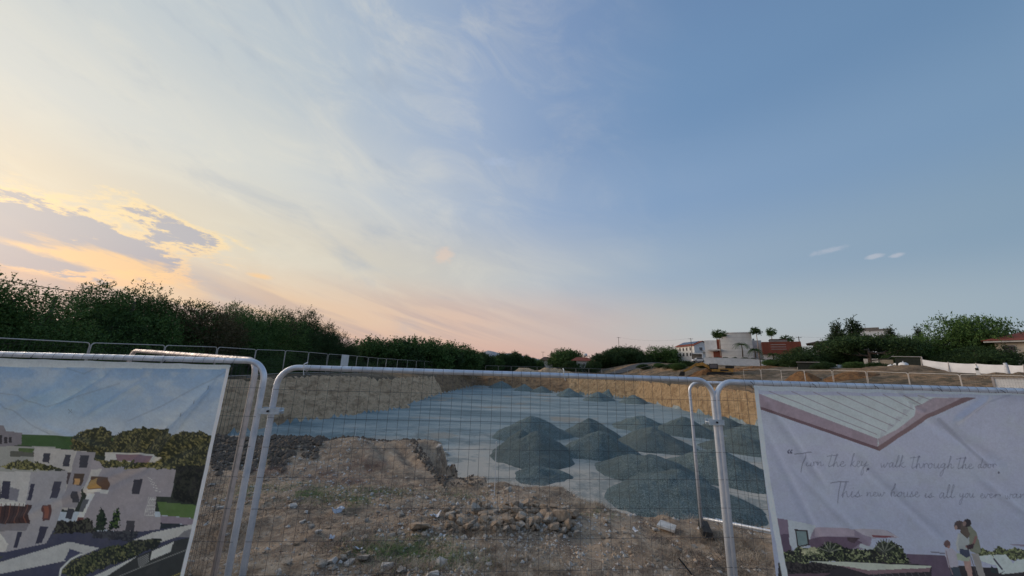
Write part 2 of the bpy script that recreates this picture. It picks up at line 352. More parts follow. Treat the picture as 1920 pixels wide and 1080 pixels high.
M = dict(
    dirt=mat_dirt(), field=mat_field(), floor=mat_gravel_floor(), gravel=mat_gravel(),
    bank_l=mat_bank('cut_earth_grey', (0.88, 0.64, 0.41), (0.76, 0.54, 0.345), (0.48, 0.325, 0.205), (1.6, 0.7, 2.4)),
    bank_r=mat_bank('cut_earth_ochre', (0.66, 0.47, 0.28), (0.56, 0.385, 0.22), (0.40, 0.26, 0.145), (1.0, 1.4, 1.6)),
    bank_b=mat_bank('cut_earth_brown', (0.44, 0.30, 0.18), (0.34, 0.23, 0.14), (0.19, 0.13, 0.085), (0.5, 0.5, 1.8)),
    galv=mat_steel('galvanised_tube', (0.72, 0.76, 0.82), (0.52, 0.57, 0.64), 0.40, 0.45),
    galv_warmlit=mat_steel('galvanised_tube_warm_lit', (0.74, 0.66, 0.62), (0.52, 0.46, 0.44), 0.45, 0.4),  # pinkish base colour stands in for warm evening light on the tube
    wire=mat_steel('mesh_wire', (0.085, 0.09, 0.095), (0.05, 0.053, 0.056), 0.6, 0.3),
    wirelit=mat_steel('mesh_wire_bright', (0.55, 0.54, 0.52), (0.35, 0.35, 0.35), 0.5, 0.5),
    clamp=simple('zinc_clamp', (0.60, 0.68, 0.74), (0.45, 0.52, 0.58), 30, 0.45, 0.4),
    bolt=simple('dark_bolt', (0.05, 0.05, 0.055), None, 20, 0.4, 0.7),
    rubber=simple('black_block', (0.03, 0.03, 0.03), None, 8, 0.8),
    concrete=simple('concrete_block', (0.34, 0.33, 0.31), (0.22, 0.21, 0.20), 8, 0.9, bmp=0.5),
    stone=simple('pale_limestone', (0.60, 0.54, 0.46), (0.38, 0.33, 0.27), 9, 0.9, bmp=0.9),
    stonew=simple('white_limestone', (0.74, 0.71, 0.66), (0.50, 0.47, 0.43), 12, 0.9, bmp=0.8),
    stoneb=simple('tan_sandstone', (0.60, 0.46, 0.33), (0.40, 0.29, 0.20), 7, 0.95, bmp=1.0),
    darksoil=simple('dark_topsoil', (0.095, 0.075, 0.058), (0.19, 0.15, 0.115), 5, 0.95, bmp=0.8),
    straw=simple('dry_straw', (0.62, 0.51, 0.38), (0.18, 0.13, 0.09), 5, 0.9),
    darktwig=simple('dark_dead_twigs', (0.09, 0.065, 0.045), (0.05, 0.038, 0.03), 4, 0.95),
    redstraw=simple('dry_red_weed', (0.34, 0.19, 0.145), (0.22, 0.14, 0.11), 3, 0.9),
    grass=simple('green_weed', (0.10, 0.19, 0.045), (0.16, 0.24, 0.075), 3, 0.8),
    paper=simple('white_litter', (0.62, 0.64, 0.68), (0.46, 0.48, 0.52), 10, 0.6),
    white=simple('white_render', (0.74, 0.74, 0.73), (0.62, 0.62, 0.61), 1.2, 0.85),
    whiteb=simple('white_sheeting', (0.74, 0.76, 0.80), (0.62, 0.64, 0.68), 0.8, 0.7),
    cream=simple('cream_render', (0.70, 0.62, 0.50), (0.60, 0.52, 0.42), 1.5, 0.85),
    greyblk=simple('pale_grey_panels', (0.68, 0.67, 0.64), (0.58, 0.57, 0.55), 0.7, 0.8),
    greybox=simple('grey_render', (0.30, 0.29, 0.28), None, 1.0, 0.8),
    redclad=simple('rust_red_cladding', (0.24, 0.072, 0.045), (0.19, 0.058, 0.038), 0.9, 0.8),
    redroof=simple('red_roof_tiles', (0.30, 0.085, 0.05), (0.20, 0.06, 0.04), 2.5, 0.85),
    brownroof=simple('brown_roof_tiles', (0.16, 0.09, 0.065), (0.10, 0.06, 0.045), 2.5, 0.85),
    pv=simple('solar_panel_glass', (0.03, 0.04, 0.07), (0.05, 0.06, 0.10), 1, 0.25, 0.0, 0.6),
    glass=simple('window_glass', (0.03, 0.04, 0.055), (0.05, 0.06, 0.08), 1, 0.15, 0.0, 0.8),
    slit=simple('pale_louvre', (0.48, 0.44, 0.42), None, 2, 0.7),
    dark=simple('dark_shade_net', (0.02, 0.025, 0.02), (0.035, 0.04, 0.032), 3, 0.9),
    bark=simple('bark', (0.11, 0.085, 0.065), (0.06, 0.045, 0.035), 5, 0.95),
    barkp=simple('pale_bark', (0.42, 0.33, 0.27), (0.28, 0.21, 0.17), 3, 0.9),
    pole=simple('pole_timber', (0.10, 0.075, 0.06), None, 3, 0.9),
    yellow=simple('excavator_yellow', (0.46, 0.25, 0.05), (0.24, 0.14, 0.05), 2, 0.6),
    black=simple('black_steel', (0.02, 0.02, 0.02), None, 4, 0.6),
    carwhite=simple('white_car_paint', (0.75, 0.75, 0.75), (0.7, 0.7, 0.7), 1, 0.25, 0.0, 0.6),
    asphalt=simple('asphalt', (0.075, 0.078, 0.082), (0.055, 0.057, 0.06), 1.2, 0.9),
    spoil=mat_bank('orange_spoil', (0.42, 0.22, 0.09), (0.30, 0.155, 0.07), (0.17, 0.10, 0.055), (1, 1, 1)),
    hill=simple('haze_pale_hill', (0.26, 0.27, 0.29), (0.34, 0.33, 0.33), 0.004, 0.95),  # pale blue-grey puts the distance haze into the base colour
    leafA=mat_leaf('feathery_leaves', (0.025, 0.057, 0.016), (0.060, 0.127, 0.031), (0.118, 0.198, 0.053)),
    leafB=mat_leaf('reddish_leaves', (0.042, 0.048, 0.020), (0.101, 0.081, 0.041), (0.143, 0.113, 0.061)),
    leafC=mat_leaf('dark_leaves', (0.018, 0.040, 0.014), (0.042, 0.083, 0.026), (0.076, 0.127, 0.041)),
    leafD=mat_leaf('conifer_needles', (0.015, 0.032, 0.014), (0.032, 0.059, 0.025), (0.050, 0.084, 0.033)),
    leafE=mat_leaf('pale_green_leaves', (0.038, 0.081, 0.023), (0.076, 0.142, 0.037), (0.126, 0.198, 0.061)),
)
MPRINT = mat_attr('printed_pvc')

# ------------------------------------------------------------------ terrain
FLOOR = -2.3
near_edge = [at_z(px, py, 0) for px, py in ((1442, 968), (1333, 968), (1208, 960), (1180, 941), (1149, 922), (1055, 910), (945, 905), (890, 898))]
# foot line of the pit (x, y, width of the slope up to the rim)
PIT = [(-17, 10.9, 1.6), (-17, 20, 1.6), (-16, 26, 2.4), (-13.5, 33, 3.0), (-10.9, 38, 3.0), (-11.9, 39.6, 2.0), (-11.0, 61, 2.0), (-8.4, 93, 2.5),
       (3, 81, 3.2), (21, 60, 1.2), (22, 40, 1.0), (22.5, 30, 1.0), (22.5, 7.6, 1.2)]
PIT[4:5] = [(-11.2, 37.0, 3.0), (-10.4, 39.2, 3.0)]
PIT += [(p.x + 0.25, p.y + 1.25, 1.35) for p in near_edge]
PIT += [(-0.95, 8.3, .55), (-1.1, 9.4, .5), (-1.25, 10.7, .8), (-2.6, 11.3, 1.4), (-6, 11.3, 1.5), (-10, 11.3, 1.5)]
PITA = np.array(PIT)
def pit_sdf(x, y):
    x = np.asarray(x, float).ravel(); y = np.asarray(y, float).ravel()
    best = np.full(x.shape, 1e9); w = np.zeros(x.shape); inside = np.zeros(x.shape, bool); seg = np.zeros(x.shape, int)
    n = len(PITA)
    for i in range(n):
        a = PITA[i]; b = PITA[(i + 1) % n]; ex, ey = b[0] - a[0], b[1] - a[1]
        t = np.clip(((x - a[0]) * ex + (y - a[1]) * ey) / (ex * ex + ey * ey), 0, 1)
        d = np.hypot(x - a[0] - t * ex, y - a[1] - t * ey); k = d < best
        best = np.where(k, d, best); w = np.where(k, a[2] + (b[2] - a[2]) * t, w); seg = np.where(k, i, seg)
        c = ((a[1] > y) != (b[1] > y)); xi = a[0] + (y - a[1]) / (ey if ey else 1e-9) * ex
        inside ^= c & (x < xi)
    return np.where(inside, -best, best), w, seg
def G(x, y):                                # the ground before the pit was dug
    left = sst(-x, 9, 17) * (0.55 + 0.45 * sst(y, 10, 35))
    back = 0.75 * sst(y, 30, 75)
    right = sst(x, 12, 24) * (0.35 + 0.45 * sst(y, 10, 50))
    g = np.maximum(np.maximum(left, back), right)
    rise = 1.15 * np.exp(-((x - 35) / 7) ** 2 - ((y - 62) / 5) ** 2) + sst(x, 31, 51) * np.interp(y, (12, 37, 45, 57, 80, 100, 130, 200), (0, 2.1, 2.7, 2.95, 3.4, 4.1, 4.8, 2.5))
    far = 0.032 * np.clip(y - 98, 0, 130) * sst(-x, -400, 60)
    return g + rise + far * (1 - 0.95 * sst(x, 25, 60))
def H(x, y, parts=False):
    sh = np.shape(x); x = np.asarray(x, float).ravel(); y = np.asarray(y, float).ravel()
    dist = np.hypot(x, y)
    amp = 0.10 + 0.12 * sst(dist, 40, 120)
    wob = fbm(x * 0.9, y * 0.9, 5, 3) * 0.7 + fbm(x * 3.1, y * 3.1, 8, 3) * 0.28
    d, w, seg = pit_sdf(x, y)
    rw_ = np.where((x > 15) & (y > 13), 0.35, np.where(y > 55, .9, 1.0)); d = d + wob * sst(dist, 3, 12) * 0.9 * rw_ + (fbm(x * 2.3, y * 2.3, 15, 4) * .7) * (dist < 16) * sst(dist, 5, 7.5)
    g = G(x, y) + fbm(x * 0.35, y * 0.35, 1, 3) * amp * 1.6 + fbm(x * 2.0, y * 2.0, 2, 4) * 0.13 * (1 - sst(dist, 60, 200)) + fbm(x * 9, y * 9, 3, 3) * 0.05 * (1 - sst(dist, 12, 25))
    # low berm along the left part of the near edge, with its trough in front
    berm = 0.13 * np.exp(-((y - 9.5) / 0.8) ** 2) * sst(-x, 0.9, 1.9) + 0.12 * np.exp(-((x + 3.6) / 2.2) ** 2 - ((y - 8.9) / 0.8) ** 2)
    berm += 0.06 * np.sin(x * 3.3 + y * 2.2 + 3 * fbm(x, y, 12, 2)) * np.exp(-((y - 8.8) / 0.8) ** 2) * sst(-x, 1, 2)
    gx = x + 1.55 + (8.6 - y) * -.55; trough = -0.30 * np.exp(-(gx / 0.22) ** 2) * sst(y, 7.3, 7.9) * (1 - sst(y, 9.0, 9.6)) - .10 * np.exp(-((x + 2.35 + (8.6 - y) * -.7) / .13) ** 2) * sst(y, 7.6, 8.2) * (1 - sst(y, 9.0, 9.5)) - .08 * np.exp(-((x + 2.9 + (8.6 - y) * -.7) / .12) ** 2) * sst(y, 7.7, 8.2) * (1 - sst(y, 9.0, 9.5))
    mound = 0.10 * np.exp(-((x - 0.35) / 1.0) ** 2 - ((y - 5.3) / 0.4) ** 2)
    g = g + berm + trough + mound
    fl = FLOOR + fbm(x * 0.25, y * 0.25, 4, 4) * 0.22 + fbm(x * 1.4, y * 2.5, 6, 4) * 0.09
    t = np.clip(d / w, 0, 1)
    t2 = np.where(t < 1, t ** 0.85, 1)
    rough = (fbm(x * 1.7, y * 1.7, 20, 4) * 0.40 + (np.abs(fbm(x * 1.1 + y * .8, y * .35 - x * .2, 27, 3)) - .12) * .5 * (x < 0) * (y > 13) + fbm(x * 5, y * 5, 22, 3) * .36) * np.sin(np.pi * np.clip(t, 0, 1))
    z = fl * (1 - t2) + g * t2 + rough
    z = np.where(d <= 0, fl, z)
    return (z.reshape(sh), d.reshape(sh), w.reshape(sh), seg.reshape(sh)) if parts else z.reshape(sh)
def Hz(x, y): return float(H(np.array([x]), np.array([y]))[0])
def axis(pts):
    out = []
    for (a, b, s) in pts: out += list(np.arange(a, b, s))
    out.append(pts[-1][1]); return np.array(out)
xs = axis([(-4000, -400, 400), (-400, -120, 20), (-120, -40, 4), (-40, -24, 1), (-24, -9, 0.25), (-9, -5, 0.1), (-5, 5.2, 0.055), (5.2, 9, 0.12), (9, 26, 0.25), (26, 44, 0.6), (44, 120, 2.0), (120, 400, 14), (400, 4000, 400)])
ys = axis([(-300, -20, 40), (-20, 2, 2), (2, 3.6, 0.2), (3.6, 8.5, 0.05), (8.5, 13, 0.08), (13, 24, 0.25), (24, 66, 0.35), (66, 100, 0.5), (100, 200, 2.5), (200, 500, 20), (500, 6500, 400)])
XX, YY = np.meshgrid(xs, ys)
ZZ, DD, WW, SEG = H(XX, YY, True)
verts = np.stack([XX, YY, ZZ], -1).reshape(-1, 3)
nx = len(xs); ny = len(ys)
ii, jj = np.meshgrid(np.arange(nx - 1), np.arange(ny - 1)); base = jj * nx + ii
quads = np.stack([base, base + 1, base + nx + 1, base + nx], -1).reshape(-1, 4)
fc = verts[quads].mean(1); dq = DD.ravel()[quads].mean(1); wq = WW.ravel()[quads].mean(1); sq = SEG.ravel()[quads[:, 0]]
fl = dq <= 0.0; bank = (~fl) & (dq < wq)
nearb = bank & (fc[:, 1] < 12.5) & (fc[:, 0] > -15.5) & (fc[:, 0] < 21.5)
lb = bank & ~nearb & (fc[:, 0] < -7) & (sq < 7); rb = bank & ~nearb & (fc[:, 0] > 12) & (sq >= 9); bb = bank & ~nearb & ~lb & ~rb
neargr = (~fl) & (~bank) & (fc[:, 1] < 16) & (np.abs(fc[:, 0]) < 24)
neargr |= nearb
def sub(name, mask, mat, label=None):
    q = quads[mask]; u, inv = np.unique(q.ravel(), return_inverse=True)
    me = np_mesh(name, verts[u], inv.reshape(-1, 4), mat)
    return link(name, me, kind='structure')
sub('pit_floor', fl, M['floor'])
sub('left_earth_bank', lb, M['bank_l'])
sub('right_earth_bank', rb, M['bank_r'])
sub('back_earth_bank', bb, M['bank_b'])
sub('ground', neargr, M['dirt'])
sub('terrain', ~(fl | lb | rb | bb | neargr), M['field'])

# distant hills
def hills():
    P = [(860, 676), (885, 668), (902, 662), (915, 657), (925, 659), (940, 663), (960, 662), (985, 668), (1010, 673), (1040, 680)]
    vs = []; fs = []
    for k, (px, py) in enumerate(P):
        for Y, f in ((5200, 0), (5600, .6), (6100, 1.0), (6900, .5), (7600, 0)):
            p = at(px, py, 6100); z = 3 + (p.z - 3) * f; vs.append((p.x * Y / 6100, Y, z + (30 * math.sin(k * 2.1 + Y) if 0 < f < 1 else 0)))
    for k in range(len(P) - 1):
        for j in range(4): a = k * 5 + j; fs.append((a, a + 5, a + 6, a + 1))
    MB().add(vs, fs).build('hills', M['hill'], smooth_=True, kind='structure')
hills()

# ------------------------------------------------------------------ crushed stone piles
def pile(px, peak_y, front_y, half_px, label, humps=1, seed=0, group='heaps of crushed stone on the pit floor'):
    z0 = FLOOR
    f = at_z(px, front_y, z0 - 0.02)
    r = half_px / F * (f.y * 0.974 - 1.0)
    cy = f.y + r * 0.95
    r = half_px / F * (cy * 0.974 - 1.0)
    cx = at(px, front_y, cy).x
    hgt = at(px, peak_y, cy).z - z0
    n = 72; mrings = 30; vs = []; fs = []
    rs = random.Random(seed); ph = rs.random() * 6; ecc = 0.9 + 0.25 * rs.random()
    T = np.linspace(0, 1.12, mrings); A = np.linspace(0, 2 * np.pi, n, endpoint=False)
    tt, aa = np.meshgrid(T, A, indexing='ij')
    rr = r * (1 + 0.07 * np.sin(2 * aa + ph) + 0.065 * np.sin(3 * aa + 2 * ph) + 0.03 * np.sin(5 * aa + 3 * ph) + 0.025 * np.sin(7 * aa + ph)) * (1.0 + 0.04 * fbm(aa * 2, aa * 0 + seed, seed))
    lx = tt * rr * np.cos(aa); ly = tt * rr * np.sin(aa) * ecc
    t = tt
    prof = np.clip(1 - t, 0, None)
    flat = 0.06 + 0.07 * rs.random()
    hz = hgt * (np.sqrt(prof ** 2 + 0) * 1.0)
    hz = hgt * (1 - np.sqrt(t ** 2 + flat ** 2) + flat * 0.3) / (1 - flat + flat * 0.3)
    hz = np.maximum(hz, -0.25 * (t - 1) * hgt * 0 - 0.06)
    toe = sst(t, 0.86, 1.10); hz = hz * (1 - toe) + toe * (hz * 0.6 - 0.05)
    if humps > 1:
        ox = (rs.random() - 0.5) * r * 0.7; oy = r * 0.45
        d2 = np.hypot(lx - ox, ly - oy) / (r * 0.75)
        hz = np.maximum(hz, hgt * 1.06 * np.clip(1 - np.sqrt(d2 ** 2 + 0.02), -1, 1))
    wx = lx + cx; wy = ly + cy
    hz = hz + (fbm(wx * 1.1, wy * 1.1, 31 + seed, 4) * 0.34 + fbm(wx * 5, wy * 5, 33, 3) * 0.06) * np.clip(hz / hgt * 2.2, 0, 1)
    vs = np.stack([lx, ly, hz], -1).reshape(-1, 3)
    i, j = np.meshgrid(np.arange(mrings - 1), np.arange(n), indexing='ij')
    q = np.stack([i * n + j, (i + 1) * n + j, (i + 1) * n + (j + 1) % n, i * n + (j + 1) % n], -1).reshape(-1, 4)
    o = link('gravel_heap', np_mesh('gravel_heap', vs, q, M['gravel']), label=label, cat='gravel heap', group=group)
    o.location = (cx, cy, float(H(np.array([cx]), np.array([cy]))[0]) * 0 + z0)
    return o
G1 = 'near heaps of crushed stone on the pit floor'; G2 = 'far heaps of crushed stone by the back bank'
PILES = [
 (996, 781, 829, 72, 'broad grey gravel heap, leftmost in the back of the near cluster', 1, G1),
 (1004, 811, 877, 82, 'large gravel heap with double hump at the left front of the near cluster', 2, G1),
 (1106, 784, 824, 52, 'gravel heap peeping out behind the double middle pair of the near cluster', 1, G1),
 (1122, 807, 868, 74, 'wide dark gravel heap in the middle of the near cluster', 1, G1),
 (1204, 780, 812, 54, 'rounded gravel heap at the back of the near cluster, right of centre', 1, G1),
 (1228, 801, 851, 74, 'smooth rounded gravel heap right of the wide middle heap', 1, G1),
 (1284, 783, 822, 58, 'gravel heap in the back row seen through the end of the middle fence panel', 1, G1),
 (1361, 782, 812, 46, 'gravel heap seen behind the right fence clamp against the ochre bank', 1, G1),
 (1418, 797, 826, 50, 'gravel heap touching the top left side of the right banner', 1, G1),
 (1394, 815, 858, 66, 'gravel heap between the right fence posts and the banner, middle row', 1, G1),
 (1222, 851, 917, 98, 'large gravel heap with bright crest, second nearest to the dirt edge', 1, G1),
 (1352, 843, 915, 96, 'large gravel heap behind the right fence posts, above the nearest heap', 1, G1),
 (1270, 892, 980, 126, 'nearest and largest gravel heap right below the dirt edge', 2, G1),
 (1014, 875, 912, 56, 'small gravel heap half hidden below the dirt edge in the middle', 1, G1),
 (940, 714, 729, 24, 'far gravel heap at the left end of the far row', 1, G2),
 (983, 720, 734, 19, 'far gravel heap, second from the left of the far row', 1, G2),
 (1015, 724, 737, 21, 'far gravel heap, third from the left of the far row', 1, G2),
 (1054, 722, 734, 19, 'far gravel heap peeping out behind the broad far heap', 1, G2),
 (1067, 728, 745, 27, 'broad far gravel heap in the middle of the far row', 1, G2),
 (1096, 727, 741, 18, 'narrow far gravel heap close to the brown back bank', 1, G2),
 (1122, 735, 753, 29, 'broad far gravel heap nearest to us in the far row', 1, G2),
 (1142, 730, 746, 20, 'far gravel heap behind the broad nearest one of the far row', 1, G2),
 (1189, 740, 758, 28, 'far gravel heap at the right end near the ochre bank corner', 1, G2),
]
for i, (a, b, c, d, lab, hm, g) in enumerate(PILES): pile(a, b, c, d, lab, hm, i + 1, g)

# ------------------------------------------------------------------ temporary fence panels
TR = 0.021
def arc_frame(L, z0, z1, r=0.14, bottom=True):
    """centre line of a bent tube frame: up the left post, round the corner, along the top, down the right post"""
    pts = [(0, 0, z0), (0, 0, (z0 + z1) / 2), (0, 0, z1 - r)]
    pts += [(r - r * math.cos(a), 0, z1 - r + r * math.sin(a)) for a in [R(x) for x in range(10, 91, 10)]]
    pts += [(r + (L - 2 * r) * k / 4, 0, z1) for k in range(1, 4)]
    pts += [(L - r + r * math.sin(a), 0, z1 - r + r * math.cos(a)) for a in [R(x) for x in range(0, 91, 10)]]
    pts += [(L, 0, (z0 + z1) / 2), (L, 0, z0)]
    return pts
def near_panel(A, B, ztop, zbot, label, group='steel mesh fence panels in front of the pit', tube=TR, galv='galv', wire='wire', side=-1, zA=None, feet=True, hk=0.2, first=1.85, nwire=45):
    """panel from A to B (x, y); its local x runs along it, the mesh sits on the side facing local -y"""
    A = Vector((*A, 0)); B = Vector((*B, 0)); d = B - A; L = d.length
    root = empty('temporary_fence', (A.x, A.y, 0), math.atan2(d.y, d.x), label=label, cat='fence panel', group=group)
    tilt = (ztop[1] - ztop[0]) / L
    root.location.z = 0; root.rotation_euler = (0, -math.atan(tilt), math.atan2(d.y, d.x))
    zt = ztop[0]
    MB().tube(arc_frame(L, zbot, zt), tube, 14).build('frame', M[galv], root, True)
    MB().tube([(tube, 0, zbot + 0.12), (L - tube, 0, zbot + 0.12)], tube * 0.85, 10).build('bottom_rail', M[galv], root, True)
    # horizontal wires
    me = MB().tube([(-tube * 0.4, 0, 0), (L / 2, 0, 0), (L + tube * 0.4, 0, 0)], 0.0012, 5).mesh('wire')
    z = first; 
    while z > zbot + 0.2:
        o = link('wire', me, M[wire], root); o.location = (0, side * (tube + 0.0025), z); z -= hk
    # vertical wires, each hooked over the top rail
    y = side * (tube + 0.0062); pts = [(0, y, zbot + 0.1), (0, y, zt - 0.01)]
    pts += [(0, side * (tube + 0.004) * math.cos(a), zt + (tube + 0.004) * math.sin(a)) for a in [R(x) for x in (5, 30, 60, 90, 120)]]
    mv = MB().tube(pts, 0.0011, 4).mesh('wire'); mv.materials.append(M[wire])
    ms = MB().tube([(0, y, zbot + 0.1), (0, y, zt - 0.06)], 0.0011, 4).mesh('wire'); ms.materials.append(M[wire])
    n = nwire; s = L / n
    for i in range(1, n):
        x = i * s; edge = x < 0.16 or x > L - 0.16
        o = link('wire', ms if edge else mv, None, root); o.location = (x, 0, 0); o.rotation_euler = (0, (random.random() - .5) * 0.004, 0)
    return root, L
def foot(x, y, rz, label, sc=1.0):
    z = Hz(x, y)
    o = empty('rubber_block', (x, y, z), rz, label=label, cat='fence foot'); o.scale = (sc, sc, sc)
    MB().hull([(-.36, -.115, 0), (.36, -.115, 0), (.36, .115, 0), (-.36, .115, 0)], [(-.33, -.09, .13), (.33, -.09, .13), (.33, .09, .13), (-.33, .09, .13)]).build('block', M['rubber'], o)
    return o
def P2(px, py, Y): p = at(px, py, Y); return (p.x, p.y), p.z
DL, DR = 2.73, 3.03
(mL, zL), (mR, zR) = P2(524, 688, DL), P2(1334, 712, DR)
near_panel(mL, mR, (zL, zR - 0.003), 0.05, 'middle steel mesh fence panel without a banner, gravel heaps behind it')
(lR, zlR), (lL, _) = P2(502, 678, 2.70), P2(0, 664, 2.72)
dv = (Vector(lL) - Vector(lR)).normalized(); lE = tuple(Vector(lR) + dv * 3.45)
zlL = zlR + (at(0, 664, 2.72).z - zlR) * 3.45 / (Vector(lL) - Vector(lR)).length
near_panel(lE, lR, (zlL, zlR), 0.05, 'left steel mesh fence panel carrying the printed apartment banner')
(rL, zrL), (rR, zrR) = P2(1341, 715, 3.02), P2(1920, 733, 2.98)
dv = (Vector(rR) - Vector(rL)).normalized(); rE = tuple(Vector(rL) + dv * 3.45)
zrE = zrL + (zrR - zrL) * 3.45 / (Vector(rR) - Vector(rL)).length
near_panel(rL, rE, (zrL, zrE), 0.05, 'right steel mesh fence panel carrying the banner with handwriting')
# clamps
def clamp_at(px, py, Y, w, rz, label):
    p = at(px, py, Y)
    o = empty('fence_clamp', p, rz, label=label, cat='clamp')
    b = MB(); hw = w / 2
    b.hull([(-hw, -.030, -.021), (hw, -.030, -.021), (hw, -.0245, -.021), (-hw, -.0245, -.021)], [(-hw, -.030, .021), (hw, -.030, .021), (hw, -.0245, .021), (-hw, -.0245, .021)])
    b.build('front_plate', M['clamp'], o)
    b = MB(); b.box(-hw, hw, .0245, .030, -.021, .021); b.build('back_plate', M['clamp'], o)
    for s in (-1, 1):
        MB().tube([(s * (hw - .004), -.0245, 0), (s * (hw + .006), -.012, 0), (s * (hw + .006), .012, 0), (s * (hw - .004), .0245, 0)], .006, 6).build('hook', M['clamp'], o)
    MB().tube([(0, -.040, 0), (0, -.0305, 0)], .0085, 6).build('bolt', M['bolt'], o)
clamp_at(508, 770, 2.70, 0.155, 0.0, 'zinc clamp joining the left and middle fence panels')
clamp_at(1340, 791, 3.02, 0.125, 0.0, 'zinc clamp joining the middle and right fence panels')
for p, lab in ((mL, 'black rubber foot under the joint of the left and middle panels'), (mR, 'black rubber foot under the joint of the middle and right panels')):
    foot(p[0], p[1], R(90), lab)
for px, py, Y, lab in ((574, 688, 2.74, 'white cable tie knotted round the top rail near its left bend'), (1056, 699, 2.93, 'white cable tie round the top rail of the middle panel')):
    c = at(px, py, Y); MB().tube([c + Vector((0, .03, -.03)), c + Vector((0, -.03, -.02)), c + Vector((0, -.034, .02)), c + Vector((0, .01, .034))], .004, 6).tube([c + Vector((0, -.03, -.02)), c + Vector((.012, -.034, -.06))], .0025, 5).build('cable_tie', M['white'], label=lab, cat='cable tie')
# panels standing behind
pa = at(245, 657, 4.3); pb = at(477, 675, 2.95)
near_panel((pa.x, pa.y), (pb.x, pb.y), (pa.z, pb.z), 0.08, 'folded back fence panel with rail tinted pinkish as if warmly lit behind the left banner panel', 'steel mesh fence panels folded behind the front ones', galv='galv_warmlit', first=1.9)
qa = at(1293, 716, 5.25); qb = at(1425, 726, 4.85)
dv = (Vector((qb.x, qb.y)) - Vector((qa.x, qa.y))).normalized(); qe = Vector((qa.x, qa.y)) + dv * 3.45
near_panel((qa.x, qa.y), (qe.x, qe.y), (qa.z, qa.z + 0.02), 0.05, 'folded back fence panel behind the right banner, its end post on the dirt', 'steel mesh fence panels folded behind the front ones', first=1.75)
foot(qa.x + 0.05, qa.y, R(70), 'black rubber foot with dry weeds under the end post behind the right banner', .6)

# ------------------------------------------------------------------ printed banners
def inpoly(x, y, P):
    ins = np.zeros(x.shape, bool); n = len(P)
    for i in range(n):
        x1, y1 = P[i]; x2, y2 = P[(i + 1) % n]
        if y1 == y2: continue
        c = ((y1 > y) != (y2 > y)); ins ^= c & (x < x1 + (y - y1) / (y2 - y1) * (x2 - x1))
    return ins
def segd(x, y, pts):
    d = np.full(x.shape, 1e9)
    for (x1, y1), (x2, y2) in zip(pts[:-1], pts[1:]):
        ex, ey = x2 - x1, y2 - y1; L2 = ex * ex + ey * ey + 1e-9
        t = np.clip(((x - x1) * ex + (y - y1) * ey) / L2, 0, 1); d = np.minimum(d, np.hypot(x - x1 - t * ex, y - y1 - t * ey))
    return d
def lin(c): return np.array(s2l(c))
WREF = lin((172, 180, 196))
class Art:
    def __init__(s, x, y): s.x = x; s.y = y; s.c = np.zeros((len(x), 3)); s.n = fbm(x * .05, y * .05, 3, 4); s.n2 = fbm(x * .13, y * .13, 9, 3); s.n3 = fbm(x * .012, y * .02, 19, 4)
    def col(s, c, m_, a=1.0):
        a = (np.asarray(a) * np.ones(len(s.x)))[m_][:, None]; s.c[m_] = s.c[m_] * (1 - a) + (lin(c) if not isinstance(c, np.ndarray) else c) * a
    def fill(s, P, c, j=0.10):
        m_ = inpoly(s.x, s.y, P); s.col(c, m_); s.c[m_] *= (1 + j * s.n[m_] * 2)[:, None]
    def blotch(s, P, c1, c2, c3=None, th=0.04):
        wx = s.x + s.n2 * 26; wy = s.y + s.n * 26
        m_ = inpoly(wx, wy, P); s.col(c1, m_); s.col(c2, m_ & (s.n2 + s.n * .5 > th))
        if c3: s.col(c3, m_ & (s.n2 - s.n * .4 > th + .14))
    def line(s, pts, c, w=2.0, a=1.0):
        x0 = min(p[0] for p in pts) - 8; x1 = max(p[0] for p in pts) + 8; y0 = min(p[1] for p in pts) - 8; y1 = max(p[1] for p in pts) + 8
        k = np.where((s.x > x0) & (s.x < x1) & (s.y > y0) & (s.y < y1))[0]
        if not len(k): return
        d = segd(s.x[k], s.y[k], pts); al = (np.clip((w / 2 + 0.9 - d) / 1.8, 0, 1) * a)[:, None]
        s.c[k] = s.c[k] * (1 - al) + lin(c) * al
